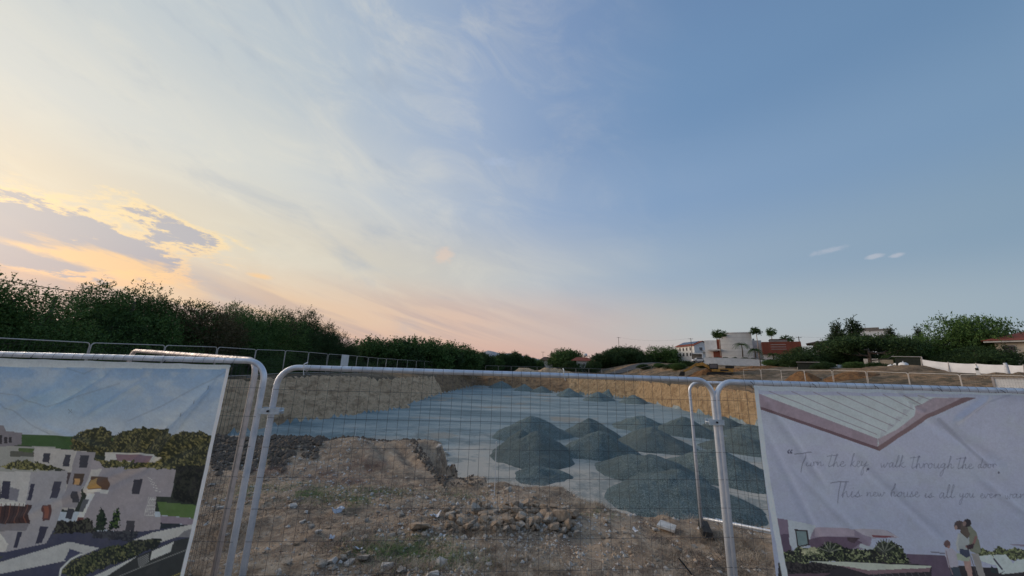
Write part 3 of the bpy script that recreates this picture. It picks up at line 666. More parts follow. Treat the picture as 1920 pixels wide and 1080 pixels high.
def art_left(px, py):
    x = px * 2.571; y = (py - 660) * 2.571; A = Art(x, y)
    g = np.clip((y - 60) / 340, 0, 1)[:, None]; gx = np.clip(1 - (x - 0) / 1100, 0, 1)[:, None]
    A.c[:] = lin((110, 142, 186)) * (1 - g) + lin((152, 163, 186)) * g
    cl = np.clip(A.n3 * 4.5 + 0.35, 0, 1)[:, None] * 0.55
    A.c[:] = A.c * (1 - cl) + lin((160, 170, 190)) * cl
    bl = (np.exp(-((x - 330) / 300) ** 2 - ((y - 240) / 90) ** 2) * 0.5)[:, None]; A.c[:] = A.c * (1 - bl) + lin((98, 142, 184)) * bl
    A.fill([(-3000, 395), (1060, 400), (1000, 760), (-3000, 760)], (44, 52, 50))
    A.fill([(120, 393), (400, 402), (380, 465), (120, 445)], (56, 82, 52)); A.fill([(560, 412), (900, 400), (900, 470), (560, 470)], (56, 82, 52))
    A.fill([(-3000, 345), (45, 352), (60, 378), (140, 385), (135, 440), (60, 455), (-3000, 448)], (112, 108, 122))
    for q in ((0, 398, 40, 440), (50, 405, 66, 435), (74, 405, 88, 432)): A.fill([(q[0], q[1]), (q[2], q[1]), (q[2], q[3]), (q[0], q[3])], (52, 50, 60))
    A.fill([(-3000, 445), (300, 450), (300, 580), (-3000, 580)], (138, 138, 142))
    A.fill([(80, 470), (205, 475), (200, 500), (80, 498)], (80, 82, 80)); A.fill([(120, 456), (205, 460), (190, 480), (120, 474)], (70, 90, 55))
    A.blotch([(372, 468), (385, 410), (440, 370), (520, 355), (562, 378), (562, 430), (590, 390), (660, 368), (720, 358), (820, 370), (850, 400), (905, 382), (1000, 382), (1048, 405), (1046, 440), (985, 725), (850, 700), (870, 560), (640, 500), (530, 500), (400, 480)], (44, 48, 40), (74, 74, 52), (106, 100, 68), 0.03)
    A.blotch([(870, 540), (1035, 540), (985, 730), (850, 700)], (26, 30, 34), (40, 44, 42), None, 0.05)
    # building in the middle
    A.fill([(200, 450), (488, 478), (462, 600), (390, 760), (320, 745), (350, 560), (200, 528)], (158, 154, 160)); A.fill([(405, 472), (488, 478), (455, 610), (400, 740), (330, 740), (380, 560)], (128, 124, 138))
    for P in ([(348, 487), (377, 488), (368, 546), (336, 545)], [(420, 492), (462, 494), (446, 552), (414, 550)], [(246, 480), (277, 482), (270, 528), (240, 522)], [(392, 656), (420, 660), (408, 718), (380, 716)], [(362, 742), (392, 744), (380, 795), (350, 790)]): A.fill(P, (56, 58, 72))
    A.fill([(392, 578), (440, 580), (428, 635), (384, 630)], (74, 62, 60)); A.fill([(396, 600), (420, 602), (416, 632), (390, 630)], (170, 130, 90)); A.fill([(355, 572), (378, 572), (362, 628), (342, 628)], (70, 62, 70))
    # right hand building
    A.fill([(530, 478), (770, 488), (800, 502), (765, 540), (525, 520)], (168, 166, 172)); A.fill([(575, 488), (765, 495), (740, 530), (585, 520)], (118, 96, 112))
    A.fill([(470, 515), (520, 520), (870, 560), (845, 692), (778, 690), (772, 782), (812, 786), (796, 852), (650, 856), (395, 828), (440, 700), (448, 620)], (136, 130, 144))
    A.blotch([(480, 515), (560, 518), (870, 530), (872, 558), (520, 552)], (48, 52, 40), (84, 84, 54), (120, 112, 74), 0.0)
    A.fill([(466, 560), (512, 558), (468, 700), (440, 668)], (164, 160, 166)); A.fill([(468, 590), (556, 594), (540, 660), (462, 655)], (84, 64, 58)); A.fill([(470, 610), (500, 600), (508, 650), (462, 650)], (150, 118, 74))
    A.fill([(458, 652), (552, 660), (545, 676), (452, 668)], (176, 174, 180)); A.fill([(446, 672), (482, 680), (440, 785), (396, 826)], (186, 184, 188))
    A.fill([(432, 700), (460, 704), (436, 760), (416, 758)], (80, 84, 96)); A.fill([(412, 782), (440, 786), (425, 820), (402, 822)], (96, 60, 62))
    A.fill([(672, 607), (713, 605), (698, 676), (660, 676)], (56, 56, 70)); A.fill([(642, 800), (682, 800), (672, 850), (634, 845)], (58, 58, 70))
    for k in range(5): A.line([(735 + k * 9, 596 + k * 16), (760 + k * 9, 610 + k * 14)], (184, 184, 192), 2)
    for k in range(6): A.line([(742 + k * 5, 692), (726 + k * 9, 778)], (170, 170, 178), 2); A.line([(745 - k * 3, 700 + k * 15), (775 - k, 703 + k * 15)], (170, 170, 178), 2)
    A.blotch([(500, 780), (518, 735), (545, 790), (540, 845), (488, 850)], (24, 36, 36), (36, 52, 40)); A.blotch([(550, 845), (575, 770), (598, 734), (608, 780), (602, 835)], (24, 36, 36), (58, 78, 44))
    A.fill([(782, 712), (980, 732), (966, 795), (800, 776)], (78, 102, 62)); A.fill([(800, 778), (966, 795), (960, 825), (800, 812)], (122, 112, 132)); A.fill([(800, 812), (960, 826), (900, 842), (796, 852)], (40, 48, 60))
    # ground in front
    A.fill([(-3000, 950), (255, 905), (290, 800), (400, 825), (500, 862), (700, 855), (960, 822), (960, 860), (1100, 1700), (-3000, 1700)], (58, 62, 88))
    A.blotch([(300, 800), (400, 800), (470, 790), (500, 860), (300, 860)], (30, 32, 38), (60, 62, 58)); A.blotch([(480, 850), (700, 850), (660, 900), (480, 880)], (40, 44, 58), (56, 60, 72))
    # left building
    A.fill([(-3000, 548), (185, 570), (362, 564), (346, 700), (302, 832), (262, 908), (60, 952), (-3000, 935)], (140, 138, 152)); A.fill([(-3000, 548), (185, 570), (160, 720), (-3000, 690)], (164, 162, 170))
    A.blotch([(20, 548), (110, 514), (220, 528), (335, 555), (180, 568)], (46, 50, 38), (92, 92, 60), (126, 120, 78), 0.0)
    A.fill([(-3000, 715), (198, 724), (180, 818), (-3000, 835)], (60, 46, 52)); A.fill([(-3000, 690), (162, 716), (158, 732), (-3000, 712)], (178, 176, 182))
    for k in range(8): A.line([(20 + k * 22, 722), (10 + k * 22, 820)], (110, 72, 66) if k % 2 else (38, 34, 44), 4)
    A.fill([(-3000, 600), (30, 590), (40, 700), (-3000, 690)], (64, 66, 82)); A.fill([(80, 640), (128, 655), (118, 710), (70, 702)], (112, 112, 130))
    A.fill([(-3000, 825), (180, 812), (160, 850), (-3000, 860)], (110, 108, 122)); A.fill([(-3000, 850), (40, 862), (75, 915), (60, 950), (-3000, 930)], (176, 174, 180))
    for P in ([(298, 616), (332, 616), (318, 692), (278, 694)], [(184, 628), (204, 628), (190, 706), (168, 706)], [(48, 614), (88, 614), (76, 700), (36, 696)], [(228, 830), (270, 830), (242, 905), (208, 912)], [(122, 855), (142, 855), (116, 930), (96, 932)]): A.fill(P, (52, 54, 76))
    A.fill([(254, 724), (296, 722), (272, 800), (238, 802)], (84, 60, 66)); A.fill([(262, 730), (284, 730), (264, 790), (248, 790)], (120, 76, 70))
    # white walls, pool, hedges, road
    A.fill([(-3000, 1040), (0, 1010), (372, 900), (512, 932), (432, 965), (372, 945), (350, 992), (25, 1058), (-3000, 1110)], (160, 162, 172)); A.fill([(372, 934), (436, 956), (370, 1000), (345, 988)], (56, 62, 96))
    A.fill([(-3000, 960), (40, 975), (60, 968), (0, 1000), (-3000, 1010)], (66, 76, 50))
    A.blotch([(325, 1045), (380, 985), (520, 935), (650, 905), (800, 888), (700, 962), (520, 1030), (400, 1082)], (34, 42, 42), (62, 70, 54), (96, 98, 70), 0.03)
    A.line([(320, 1078), (330, 1030), (375, 985), (425, 960)], (176, 180, 188), 9); A.fill([(455, 1078), (682, 974), (672, 1032), (560, 1082)], (166, 168, 176))
    A.fill([(658, 900), (760, 858), (962, 818), (956, 886), (880, 880), (800, 905), (740, 900)], (164, 164, 172)); A.fill([(905, 855), (960, 835), (956, 885), (880, 880)], (110, 110, 122))
    A.blotch([(650, 900), (760, 888), (812, 890), (780, 930), (690, 960)], (36, 42, 46), (66, 70, 60)); 
    A.fill([(684, 975), (860, 900), (950, 880), (920, 1060), (900, 1700), (-100, 1700), (460, 1120)], (50, 54, 60)); A.fill([(758, 948), (858, 904), (846, 950), (748, 992)], (172, 174, 182))
    for k in range(6): A.line([(686 + k * 2, 985 + k * 8), (740, 962 + k * 7)], (150, 152, 162), 2.2)
    A.line([(560, 1084), (680, 1035), (945, 932)], (126, 128, 134), 3); A.line([(820, 1082), (918, 1040)], (160, 150, 70), 3); A.line([(840, 1088), (920, 1054)], (160, 150, 70), 3)
    # faint grime lines
    for P in ([(0, 195), (110, 208), (260, 262), (420, 205), (600, 150)], [(640, 330), (800, 260), (960, 170), (1110, 90)], [(0, 240), (90, 275), (180, 345), (270, 390)], [(330, 70), (430, 105), (520, 60)]): A.line(P, (96, 106, 126), 7, 0.28)
    A.line([(357, 292), (372, 274)], (60, 64, 80), 1.5); A.line([(357, 274), (370, 290)], (60, 64, 80), 1.5)
    A.line([(1122, 72), (905, 1110)], (178, 184, 200), 34)
    m_ = y < 70 + (x / 1128) * 12; A.col((166, 174, 190), m_)
    A.c *= np.array([0.95, 1.0, 1.02])[None] * (1 + 0.16 * A.n2 + 0.14 * fbm(x * .4, y * .4, 77, 2))[:, None]
    lum = A.c.mean(1, keepdims=True); A.c = lum + (A.c - lum) * 0.88; A.c[:, 0] *= 0.95; A.c[:, 2] *= 0.98
    return A.c / WREF * 0.93
GL = {   # handwriting strokes: x, y with x-height 1
 'u': (1.0, [[(0, .9), (.02, .3), (.2, 0), (.5, .3), (.62, .9), (.6, .2), (.75, .02), (1.0, .25)]]),
 'r': (.85, [[(0, .25), (.2, .95), (.25, .1), (.3, .6), (.5, .95), (.75, .8), (.85, .5)]]),
 'n': (1.05, [[(0, .8), (.1, .9), (.12, .05), (.25, .6), (.5, .95), (.62, .6), (.62, .1), (.8, .02), (1.05, .3)]]),
 't': (.8, [[(.42, 2.3), (.25, .8), (.2, .15), (.4, 0), (.8, .35)], [(-.25, 1.95), (.4, 2.1), (1.3, 2.2)]]),
 'h': (1.0, [[(0, .2), (.3, 1.6), (.38, 2.3), (.25, 2.2), (.1, 0), (.25, .6), (.5, .9), (.6, .2), (.75, 0), (1.0, .3)]]),
 'e': (.8, [[(0, .35), (.4, .6), (.45, .9), (.2, .95), (.05, .4), (.25, 0), (.55, .05), (.8, .35)]]),
 'k': (1.0, [[(0, .2), (.3, 1.6), (.36, 2.3), (.22, 2.1), (.08, 0)], [(.6, 1.0), (.2, .5), (.5, .15), (.75, .02), (1.0, .25)]]),
 'y': (1.0, [[(0, .9), (.03, .3), (.22, .1), (.5, .4), (.62, .9), (.5, -.6), (.25, -1.5), (.05, -1.3), (.2, -.6), (.7, .1), (1.0, .35)]]),
 'w': (1.3, [[(0, .8), (.08, .15), (.25, .02), (.5, .6), (.52, .1), (.7, .02), (.95, .6), (1.0, .9), (1.15, .75), (1.3, .8)]]),
 'a': (1.0, [[(.6, .8), (.35, .95), (.05, .5), (.15, .02), (.45, .3), (.62, .9), (.6, .15), (.75, .0), (1.0, .3)]]),
 'l': (.6, [[(0, .2), (.32, 1.6), (.35, 2.3), (.2, 2.2), (.1, .6), (.2, .05), (.6, .3)]]),
 'o': (.85, [[(.4, .95), (.1, .7), (.05, .2), (.3, 0), (.55, .4), (.45, .9), (.6, .75), (.85, .7)]]),
 'g': (1.0, [[(.6, .8), (.35, .95), (.05, .5), (.18, .1), (.45, .35), (.62, .9), (.5, -.7), (.25, -1.5), (.05, -1.2), (.3, -.5), (1.0, .35)]]),
 'd': (1.0, [[(.6, .7), (.3, .9), (.05, .45), (.15, .02), (.45, .3), (.75, 1.8), (.8, 2.3), (.6, .9), (.62, .1), (1.0, .3)]]),
 'i': (.55, [[(0, .3), (.15, .9), (.12, .15), (.25, 0), (.55, .3)], [(.22, 1.35), (.24, 1.45)]]),
 's': (.8, [[(0, .1), (.35, 1.0), (.3, .7), (.5, .3), (.3, 0), (.05, .1), (.4, .1), (.8, .3)]]),
 'v': (.9, [[(0, .8), (.1, .1), (.25, .02), (.55, .7), (.6, .95), (.75, .8), (.9, .75)]]),
}
def catmull(p, k=5):
    if len(p) < 3: return p
    q = [p[0]] + list(p) + [p[-1]]; out = []
    for i in range(1, len(q) - 2):
        for j in range(k):
            t = j / k; out.append(tuple(0.5 * (2 * q[i][c] + (q[i + 1][c] - q[i - 1][c]) * t + (2 * q[i - 1][c] - 5 * q[i][c] + 4 * q[i + 1][c] - q[i + 2][c]) * t * t + (3 * q[i][c] - q[i - 1][c] - 3 * q[i + 1][c] + q[i + 2][c]) * t ** 3) for c in (0, 1)))
    return out + [p[-1]]
def word(A, w, x0, x1, base, xh=27):
    tot = sum(GL[c][0] for c in w); sx = (x1 - x0) / tot; x = x0
    for c in w:
        adv, strokes = GL[c]
        for st_ in strokes:
            pts = [(x + (u + 0.12 * v * 0) * sx + v * 3.2, base - v * xh) for u, v in catmull(st_)]
            A.line(pts, (72, 78, 112), 2.5, 0.86)
        x += adv * sx
def art_right(px, py):
    x = (px - 1320) * 2.842; y = (py - 700) * 2.842; A = Art(x, y)
    A.c[:] = lin((150, 159, 190))
    cl = np.clip(A.n3 * 3.5 + 0.25, 0, 1)[:, None] * 0.5; A.c[:] = A.c * (1 - cl) + lin((152, 164, 188)) * cl
    g = np.clip((y - 400) / 400, 0, 1)[:, None] * 0.35; A.c[:] = A.c * (1 - g) + lin((118, 138, 178)) * g
    A.fill([(272, 108), (1420, 128), (1190, 225), (915, 408), (280, 180)], (160, 174, 188), 0.05)
    A.fill([(272, 104), (905, 345), (905, 400), (278, 180)], (134, 122, 142), 0.15); A.fill([(905, 345), (1000, 300), (1100, 225), (1110, 180), (1200, 128), (1420, 126), (1190, 225), (915, 404)], (142, 132, 150), 0.2)
    for k in range(6):
        bx, by = 915 + k * 40, 345 - k * 38; A.fill([(bx, by), (bx + 6, by - 46), (bx + 44, by - 36)], (150, 160, 176))
    ends = [(900, 322), (945, 306), (985, 278), (1022, 250), (1062, 222), (1096, 190), (1140, 165), (1190, 140)]
    for k, (sx_, sy_) in enumerate(((330, 92), (450, 95), (566, 97), (690, 101), (815, 107), (935, 110), (1052, 114), (1120, 116))): A.line([(sx_, sy_), ends[k]], (118, 108, 128), 3.2)
    A.fill([(278, 172), (905, 388), (918, 410), (280, 188)], (98, 80, 92)); A.fill([(905, 386), (1165, 215), (1310, 150), (1350, 127), (1424, 127), (1190, 228), (1010, 345), (916, 410)], (110, 92, 102))
    for a_, w_ in ((0.25, 26), (0.3, 14)): A.line([(1225, 240), (1330, 330), (1400, 400), (1490, 485)], (112, 120, 144), w_, a_)
    A.line([(1420, 205), (1480, 150), (1600, 115)], (110, 120, 150), 10, 0.3)
    D = (72, 76, 106)
    for k in (0, 1): A.line([(434 + k * 14, 420), (432 + k * 14, 412), (440 + k * 14, 404)], D, 6); A.line([(434 + k * 14, 418), (438 + k * 14, 419)], D, 8)
    A.line(catmull([(468, 426), (510, 419), (558, 416)]), D, 3.4); A.line(catmull([(522, 420), (512, 470), (502, 522)]), D, 3)
    word(A, 'urn', 526, 622, 488, 22); word(A, 'the', 642, 740, 493, 28); word(A, 'key', 766, 862, 494, 30)
    A.line([(868, 508), (869, 510)], D, 11); A.line([(868, 510), (863, 522)], D, 3)
    word(A, 'walk', 926, 1055, 497, 27); word(A, 'through', 1082, 1306, 501, 27); word(A, 'the', 1322, 1410, 503, 26); word(A, 'door', 1434, 1542, 500, 22); A.line([(1552, 524), (1552, 526)], D, 10)
    A.line(catmull([(664, 581), (700, 574), (758, 573)]), D, 3.4); A.line(catmull([(716, 576), (707, 630), (699, 686)]), D, 3)
    word(A, 'his', 722, 830, 655, 34); word(A, 'new', 850, 955, 650, 22); word(A, 'house', 988, 1130, 654, 29); word(A, 'is', 1156, 1202, 656, 24); word(A, 'all', 1230, 1312, 658, 30); word(A, 'you', 1338, 1416, 655, 24); word(A, 'ever', 1446, 1545, 657, 22); word(A, 'wanted', 1572, 1800, 660, 24)
    # printed house, plants, family and loungers
    A.fill([(378, 765), (436, 774), (442, 852), (382, 852)], (108, 98, 124)); A.fill([(382, 850), (446, 850), (456, 945), (392, 945)], (80, 70, 94))
    A.fill([(434, 774), (572, 800), (578, 866), (548, 908), (486, 948), (444, 905)], (152, 166, 186), 0.04); A.fill([(470, 824), (538, 828), (550, 908), (486, 920)], (48, 46, 54)); A.fill([(478, 832), (532, 835), (540, 902), (492, 912)], (98, 122, 134))
    A.fill([(570, 812), (780, 822), (960, 830), (1024, 868), (880, 872), (850, 930), (700, 930), (546, 900)], (118, 112, 138)); A.fill([(545, 880), (600, 862), (780, 868), (830, 895), (760, 945), (560, 940)], (86, 74, 98)); A.fill([(750, 866), (815, 872), (790, 900), (758, 890)], (66, 56, 70))
    A.fill([(776, 820), (950, 828), (1022, 866), (880, 868), (830, 852)], (142, 142, 162)); A.fill([(880, 856), (1000, 860), (960, 867), (886, 866)], (108, 66, 78))
    A.fill([(570, 812), (780, 822), (790, 862), (574, 862)], (138, 132, 156), 0.05); A.fill([(820, 900), (900, 925), (870, 940), (815, 920)], (150, 164, 182))
    A.fill([(385, 1000), (1100, 990), (1300, 1010), (1760, 1040), (2600, 1040), (2600, 2400), (385, 2400)], (46, 46, 56)); A.fill([(1060, 955), (1262, 960), (1300, 1082), (1190, 1082), (1190, 1015), (1070, 1002)], (82, 72, 96))
    A.blotch([(395, 1012), (405, 945), (500, 922), (590, 925), (640, 890), (700, 905), (760, 925), (870, 930), (910, 892), (980, 888), (1030, 915), (1075, 985), (1080, 1005), (900, 1002), (560, 995)], (30, 36, 40), (64, 76, 58), (116, 128, 100), 0.03)
    for k in range(26):
        a = R(200 + k * 6.0); cx_, cy_ = ((660, 945), (945, 945))[k % 2]; L_ = 62 + 16 * math.sin(k * 3.1)
        A.line([(cx_, cy_), (cx_ + math.cos(a) * L_, cy_ + math.sin(a) * L_)], (38, 48, 44) if k % 3 else (104, 112, 108), 5)
    A.blotch([(500, 925), (590, 922), (610, 955), (520, 965)], (84, 96, 76), (140, 146, 122), (160, 164, 140), -.02)
    A.fill([(540, 990), (1190, 1016), (1182, 1030), (862, 1046)], (156, 168, 166), 0.03); A.fill([(700, 1016), (862, 1042), (1184, 1026), (1180, 1046), (862, 1064)], (108, 90, 104))
    for k in range(9): A.line([(880 + k * 34, 1052), (896 + k * 34, 1082)], (82, 84, 96), 3)
    A.blotch([(415, 1000), (560, 1000), (700, 1020), (640, 1060), (430, 1060)], (34, 34, 42), (54, 54, 60)); A.fill([(430, 1060), (668, 1056), (600, 1082), (430, 1082)], (80, 66, 82))
    A.blotch([(1420, 960), (1440, 925), (1505, 935), (1530, 905), (1580, 925), (1640, 920), (1705, 935), (2400, 930), (2400, 1000), (1420, 975)], (52, 58, 52), (92, 104, 74), (132, 142, 108), 0.02)
    A.fill([(1185, 942), (1205, 940), (1262, 948), (1262, 954), (1190, 946)], (100, 104, 126)); A.fill([(1600, 900), (1705, 900), (1705, 912), (1620, 908)], (116, 112, 138))
    T = (160, 178, 190)
    A.fill([(1428, 962), (1502, 955), (1545, 1005), (1520, 1012), (1446, 988)], T); A.fill([(1510, 955), (1572, 952), (1628, 1018), (1590, 1030), (1545, 1056)], T); A.line([(1517, 978), (1560, 1032)], (56, 60, 80), 8); A.fill([(1622, 985), (1705, 968), (2000, 975), (2000, 1040), (1700, 1042), (1552, 1060), (1590, 1026)], T, 0.03)
    A.fill([(1500, 1010), (1545, 1056), (1500, 1050)], (40, 54, 62))
    def disc(cx, cy, rx, ry, c): A.col(c, ((A.x - cx) / rx) ** 2 + ((A.y - cy) / ry) ** 2 < 1)
    A.fill([(1284, 1015), (1328, 1012), (1350, 1082), (1310, 1082), (1300, 1050), (1294, 1082), (1290, 1082)], (52, 66, 84)); A.fill([(1262, 925), (1300, 922), (1324, 945), (1332, 1018), (1280, 1024), (1262, 960)], (146, 148, 172)); A.line([(1268, 940), (1280, 1010), (1300, 1060)], (118, 104, 120), 5)
    disc(1273, 900, 17, 19, (90, 72, 78)); disc(1280, 915, 7, 8, (124, 96, 100))
    A.fill([(1355, 975), (1392, 978), (1408, 1082), (1382, 1082)], (146, 122, 124)); A.fill([(1395, 950), (1432, 948), (1448, 1000), (1476, 1082), (1442, 1082), (1420, 1020)], (128, 130, 138)); A.line([(1392, 965), (1420, 1040), (1432, 1082)], (72, 72, 82), 3)
    A.fill([(1326, 845), (1352, 838), (1392, 880), (1390, 935), (1345, 940), (1322, 930)], (134, 146, 158)); A.fill([(1366, 806), (1390, 800), (1422, 838), (1444, 912), (1446, 940), (1424, 950), (1390, 935), (1384, 870)], (104, 112, 106)); A.fill([(1322, 950), (1392, 950), (1386, 992), (1326, 985)], (138, 154, 146))
    A.line(catmull([(1420, 862), (1404, 902), (1372, 912)]), (118, 88, 92), 13); A.fill([(1372, 905), (1412, 895), (1404, 922), (1376, 930)], (54, 44, 56)); A.fill([(1338, 925), (1384, 930), (1390, 962), (1372, 972), (1338, 950)], (44, 58, 88))
    A.line([(1330, 850), (1322, 900), (1330, 930)], (150, 158, 168), 9); disc(1334, 800, 27, 24, (70, 62, 68)); A.fill([(1345, 790), (1372, 800), (1390, 850), (1376, 870), (1338, 838)], (80, 74, 74)); disc(1316, 812, 8, 12, (134, 114, 116))
    disc(1374, 788, 21, 21, (46, 44, 54)); disc(1360, 792, 9, 13, (118, 102, 106)); disc(1362, 900, 1, 1, (0, 0, 0))
    # hems
    A.line([(252, 60), (330, 590), (425, 1100)], (166, 180, 200), 30); m_ = y < 88 + np.clip((x - 250) / 1400, 0, 1.2) * 26; A.col((160, 174, 194), m_)
    A.c *= np.array([0.95, 1.0, 1.02])[None] * (1 + 0.16 * A.n2 + 0.14 * fbm(x * .4, y * .4, 77, 2))[:, None]
    lum = A.c.mean(1, keepdims=True); A.c = lum + (A.c - lum) * 0.86
    return A.c / WREF * 0.93
def banner(O, ux, L, ztopL, ztopR, zbot, xs_, zs_, art, wr, label, flip=1):
    """O: world origin (x, y) of the cloth's top left corner, ux: unit vector along the panel"""
    U = np.array([ux[0], ux[1], 0.0]); Nn = np.array([ux[1], -ux[0], 0.0])          # Nn faces the camera
    a, t = np.meshgrid(xs_, zs_)
    zt = ztopL + (ztopR - ztopL) * a / L
    z = zt + (zbot - zt) * t
    P = np.array([O[0], O[1], 0])[None, None] + a[..., None] * U + np.stack([0 * z, 0 * z, z], -1)
    flat = P.reshape(-1, 3); px, py = proj(flat)
    col = art(px, py); col = np.clip(col, 0.006, 0.93)
    w = wr(a, zt - z)
    P = P + w[..., None] * Nn + np.stack([0 * w, 0 * w, -0.004 * np.abs(np.sin(a * 9.2)) * np.clip(1 - t * 6, 0, 1)], -1)
    nxx = len(xs_); nyy = len(zs_); i, j = np.meshgrid(np.arange(nxx - 1), np.arange(nyy - 1)); b = j * nxx + i
    q = np.stack([b, b + nxx, b + nxx + 1, b + 1], -1).reshape(-1, 4)
    P2_ = P.reshape(-1, 3) - np.array([O[0], O[1], 0])
    me = np_mesh('banner', P2_, q, MPRINT, True, {'print_colour': ('FLOAT_COLOR', np.concatenate([col, np.ones((len(col), 1))], 1))})
    o = empty('banner', (O[0], O[1], 0), label=label, cat='banner')
    link('sheet', me, None, o)
    for k in range(7):
        x_ = 0.015 + (L - 0.03) * k / 6; zt_ = ztopL + (ztopR - ztopL) * x_ / L
        c = Vector(U) * x_ + Vector((0, 0, zt_ - 0.012)) + Vector(Nn) * 0.006
        link('cable_tie', MB().tube([c + Vector((0, 0, -.006)), c + Vector(Nn) * .01 + Vector((0, 0, .004)), c - Vector(Nn) * .01 + Vector((.004, 0, .026)), c - Vector(Nn) * .052 + Vector((0, 0, .05)), c - Vector(Nn) * .075 + Vector((0, 0, .02)), c - Vector(Nn) * .02 + Vector((0, 0, -.01)), c + Vector((.012, 0, -.03))], .0024, 5).mesh('cable_tie'), M['bolt'], o)
        link('eyelet', MB().tube([c + Vector(Nn) * .003, c + Vector(Nn) * .0065], .008, 10).mesh('eyelet'), M['clamp'], o)
    return o
def fold(a, b, x1, y1, x2, y2, w, amp):
    ex, ey = x2 - x1, y2 - y1; L_ = math.hypot(ex, ey); t = ((a - x1) * ex + (b - y1) * ey) / L_ ** 2
    d = ((a - x1) * ey - (b - y1) * ex) / L_
    return amp * np.exp(-(d / w) ** 2) * np.clip(np.minimum(t, 1 - t) * 5, 0, 1)
def wrL(a, b):       # a along the panel from its left end, b down
    e = a.max() - a
    w = 0.030 * fbm(a * 1.6, b * 1.6, 41, 3) + 0.022 * fbm(a * 4 + b * 2, b * 3, 43, 3)
    for f_ in ((0.0, 0.0, .62, .75, .03, -.014), (0.02, 0.0, .45, .8, .02, .010), (.55, .1, 1.0, .42, .02, .010), (.85, .05, 1.25, .35, .02, -.010), (1.2, .2, 1.9, .5, .03, .012), (.0, .5, .9, .95, .03, -.009), (.3, .6, 1.5, 1.2, .03, .009), (.7, .04, .9, .2, .015, .012), (.9, .2, .7, .04, .015, -.01), (1.3, .45, .7, .62, .02, .008)): w = w + 1.8 * fold(e, b, *f_)
    return w + 0.03
def wrR(a, b):
    w = 0.030 * fbm(a * 1.5, b * 1.5, 51, 3) + 0.020 * fbm(a * 4 - b * 3, b * 3, 53, 3)
    for f_ in ((0.0, 0.0, .5, .8, .03, .010), (1.15, .0, 1.35, .16, .02, -.012), (1.3, .2, 1.9, .55, .04, -.012), (1.9, .02, 1.55, .25, .02, .012), (.2, .6, .9, 1.3, .03, .008), (.7, .5, 1.3, 1.1, .03, -.008), (0, .25, .4, 1.2, .03, .008), (1.6, .6, 2.2, 1.1, .03, .008)): w = w + 1.8 * fold(a, b, *f_)
    return w + 0.03
# left banner: from beyond the frame to px 437
c0 = at(437, 684, 2.68); c1 = at(0, 671, 2.70)
u = (Vector((c0.x, c0.y)) - Vector((c1.x, c1.y))).normalized(); Lb = 3.1
O = Vector((c0.x, c0.y)) - u * Lb; zl = c0.z + (c1.z - c0.z) * Lb / (Vector((c0.x, c0.y)) - Vector((c1.x, c1.y))).length
xv = np.concatenate([np.arange(0, 0.7, 0.02), np.arange(0.7, Lb, 0.0052), [Lb]]); tv = np.concatenate([np.arange(0, 0.88, 0.0030), np.arange(0.88, 1.001, 0.02)])
banner(O, u, Lb, zl, c0.z, 0.25, xv, tv, art_left, wrL, 'large printed banner of white apartment blocks under a blue sky, at left')
c0 = at(1408, 722, 2.97); c1 = at(1920, 738, 2.94)
u = (Vector((c1.x, c1.y)) - Vector((c0.x, c0.y))).normalized(); Lb = 3.1; zr = c0.z + (c1.z - c0.z) * Lb / (Vector((c0.x, c0.y)) - Vector((c1.x, c1.y))).length
xv = np.concatenate([np.arange(0, 2.4, 0.0045), np.arange(2.4, Lb, 0.03), [Lb]]); tv = np.concatenate([np.arange(0, 0.9, 0.0027), np.arange(0.9, 1.001, 0.02)])
banner((c0.x, c0.y), u, Lb, c0.z, zr, 0.35, xv, tv, art_right, wrR, 'large pale blue banner with handwritten slogan and printed family, at right')

# ------------------------------------------------------------------ site fences further off
ORD = ['first', 'second', 'third', 'fourth', 'fifth', 'sixth', 'seventh', 'eighth', 'ninth', 'tenth', 'eleventh', 'twelfth', 'thirteenth', 'fourteenth', 'fifteenth', 'sixteenth', 'seventeenth', 'eighteenth', 'nineteenth', 'twentieth', 'twenty-first', 'twenty-second', 'twenty-third', 'twenty-fourth', 'twenty-fifth', 'twenty-sixth', 'twenty-seventh', 'twenty-eighth', 'twenty-ninth', 'thirtieth']
def far_proto(mat, tube, infill_r, hmat):
    L = 3.42
    fr = MB().tube(arc_frame(L, 0.0, 2.0, 0.16), tube, 6).mesh('frame', True); fr.materials.append(mat)
    br = MB().tube([(0, 0, .12), (L, 0, .12)], tube, 6).mesh('bottom_rail', True); br.materials.append(mat)
    w = MB()
    for i in range(1, 24): w.tube([(L * i / 24, 0, .12), (L * i / 24, 0, 1.98)], infill_r, 3, False)
    for i in range(1, 8): w.tube([(0, 0.004, .12 + .24 * i), (L, 0.004, .12 + .24 * i)], infill_r, 3, False)
    wm = w.mesh('wire_mesh'); wm.materials.append(hmat)
    bl = MB().hull([(-.11, -.33, 0), (.11, -.33, 0), (.11, .33, 0), (-.11, .33, 0)], [(-.09, -.3, .13), (.09, -.3, .13), (.09, .3, .13), (-.09, .3, .13)]).mesh('foot_block'); bl.materials.append(M['concrete'])
    return fr, br, wm, bl
mf = simple('far_fence_tube', (0.55, 0.52, 0.49), (0.42, 0.40, 0.38), 4, 0.5, 0.3)
mw = simple('far_fence_wire', (0.10, 0.10, 0.10), None, 4, 0.7)
PR = far_proto(mf, 0.024, 0.0026, mw)
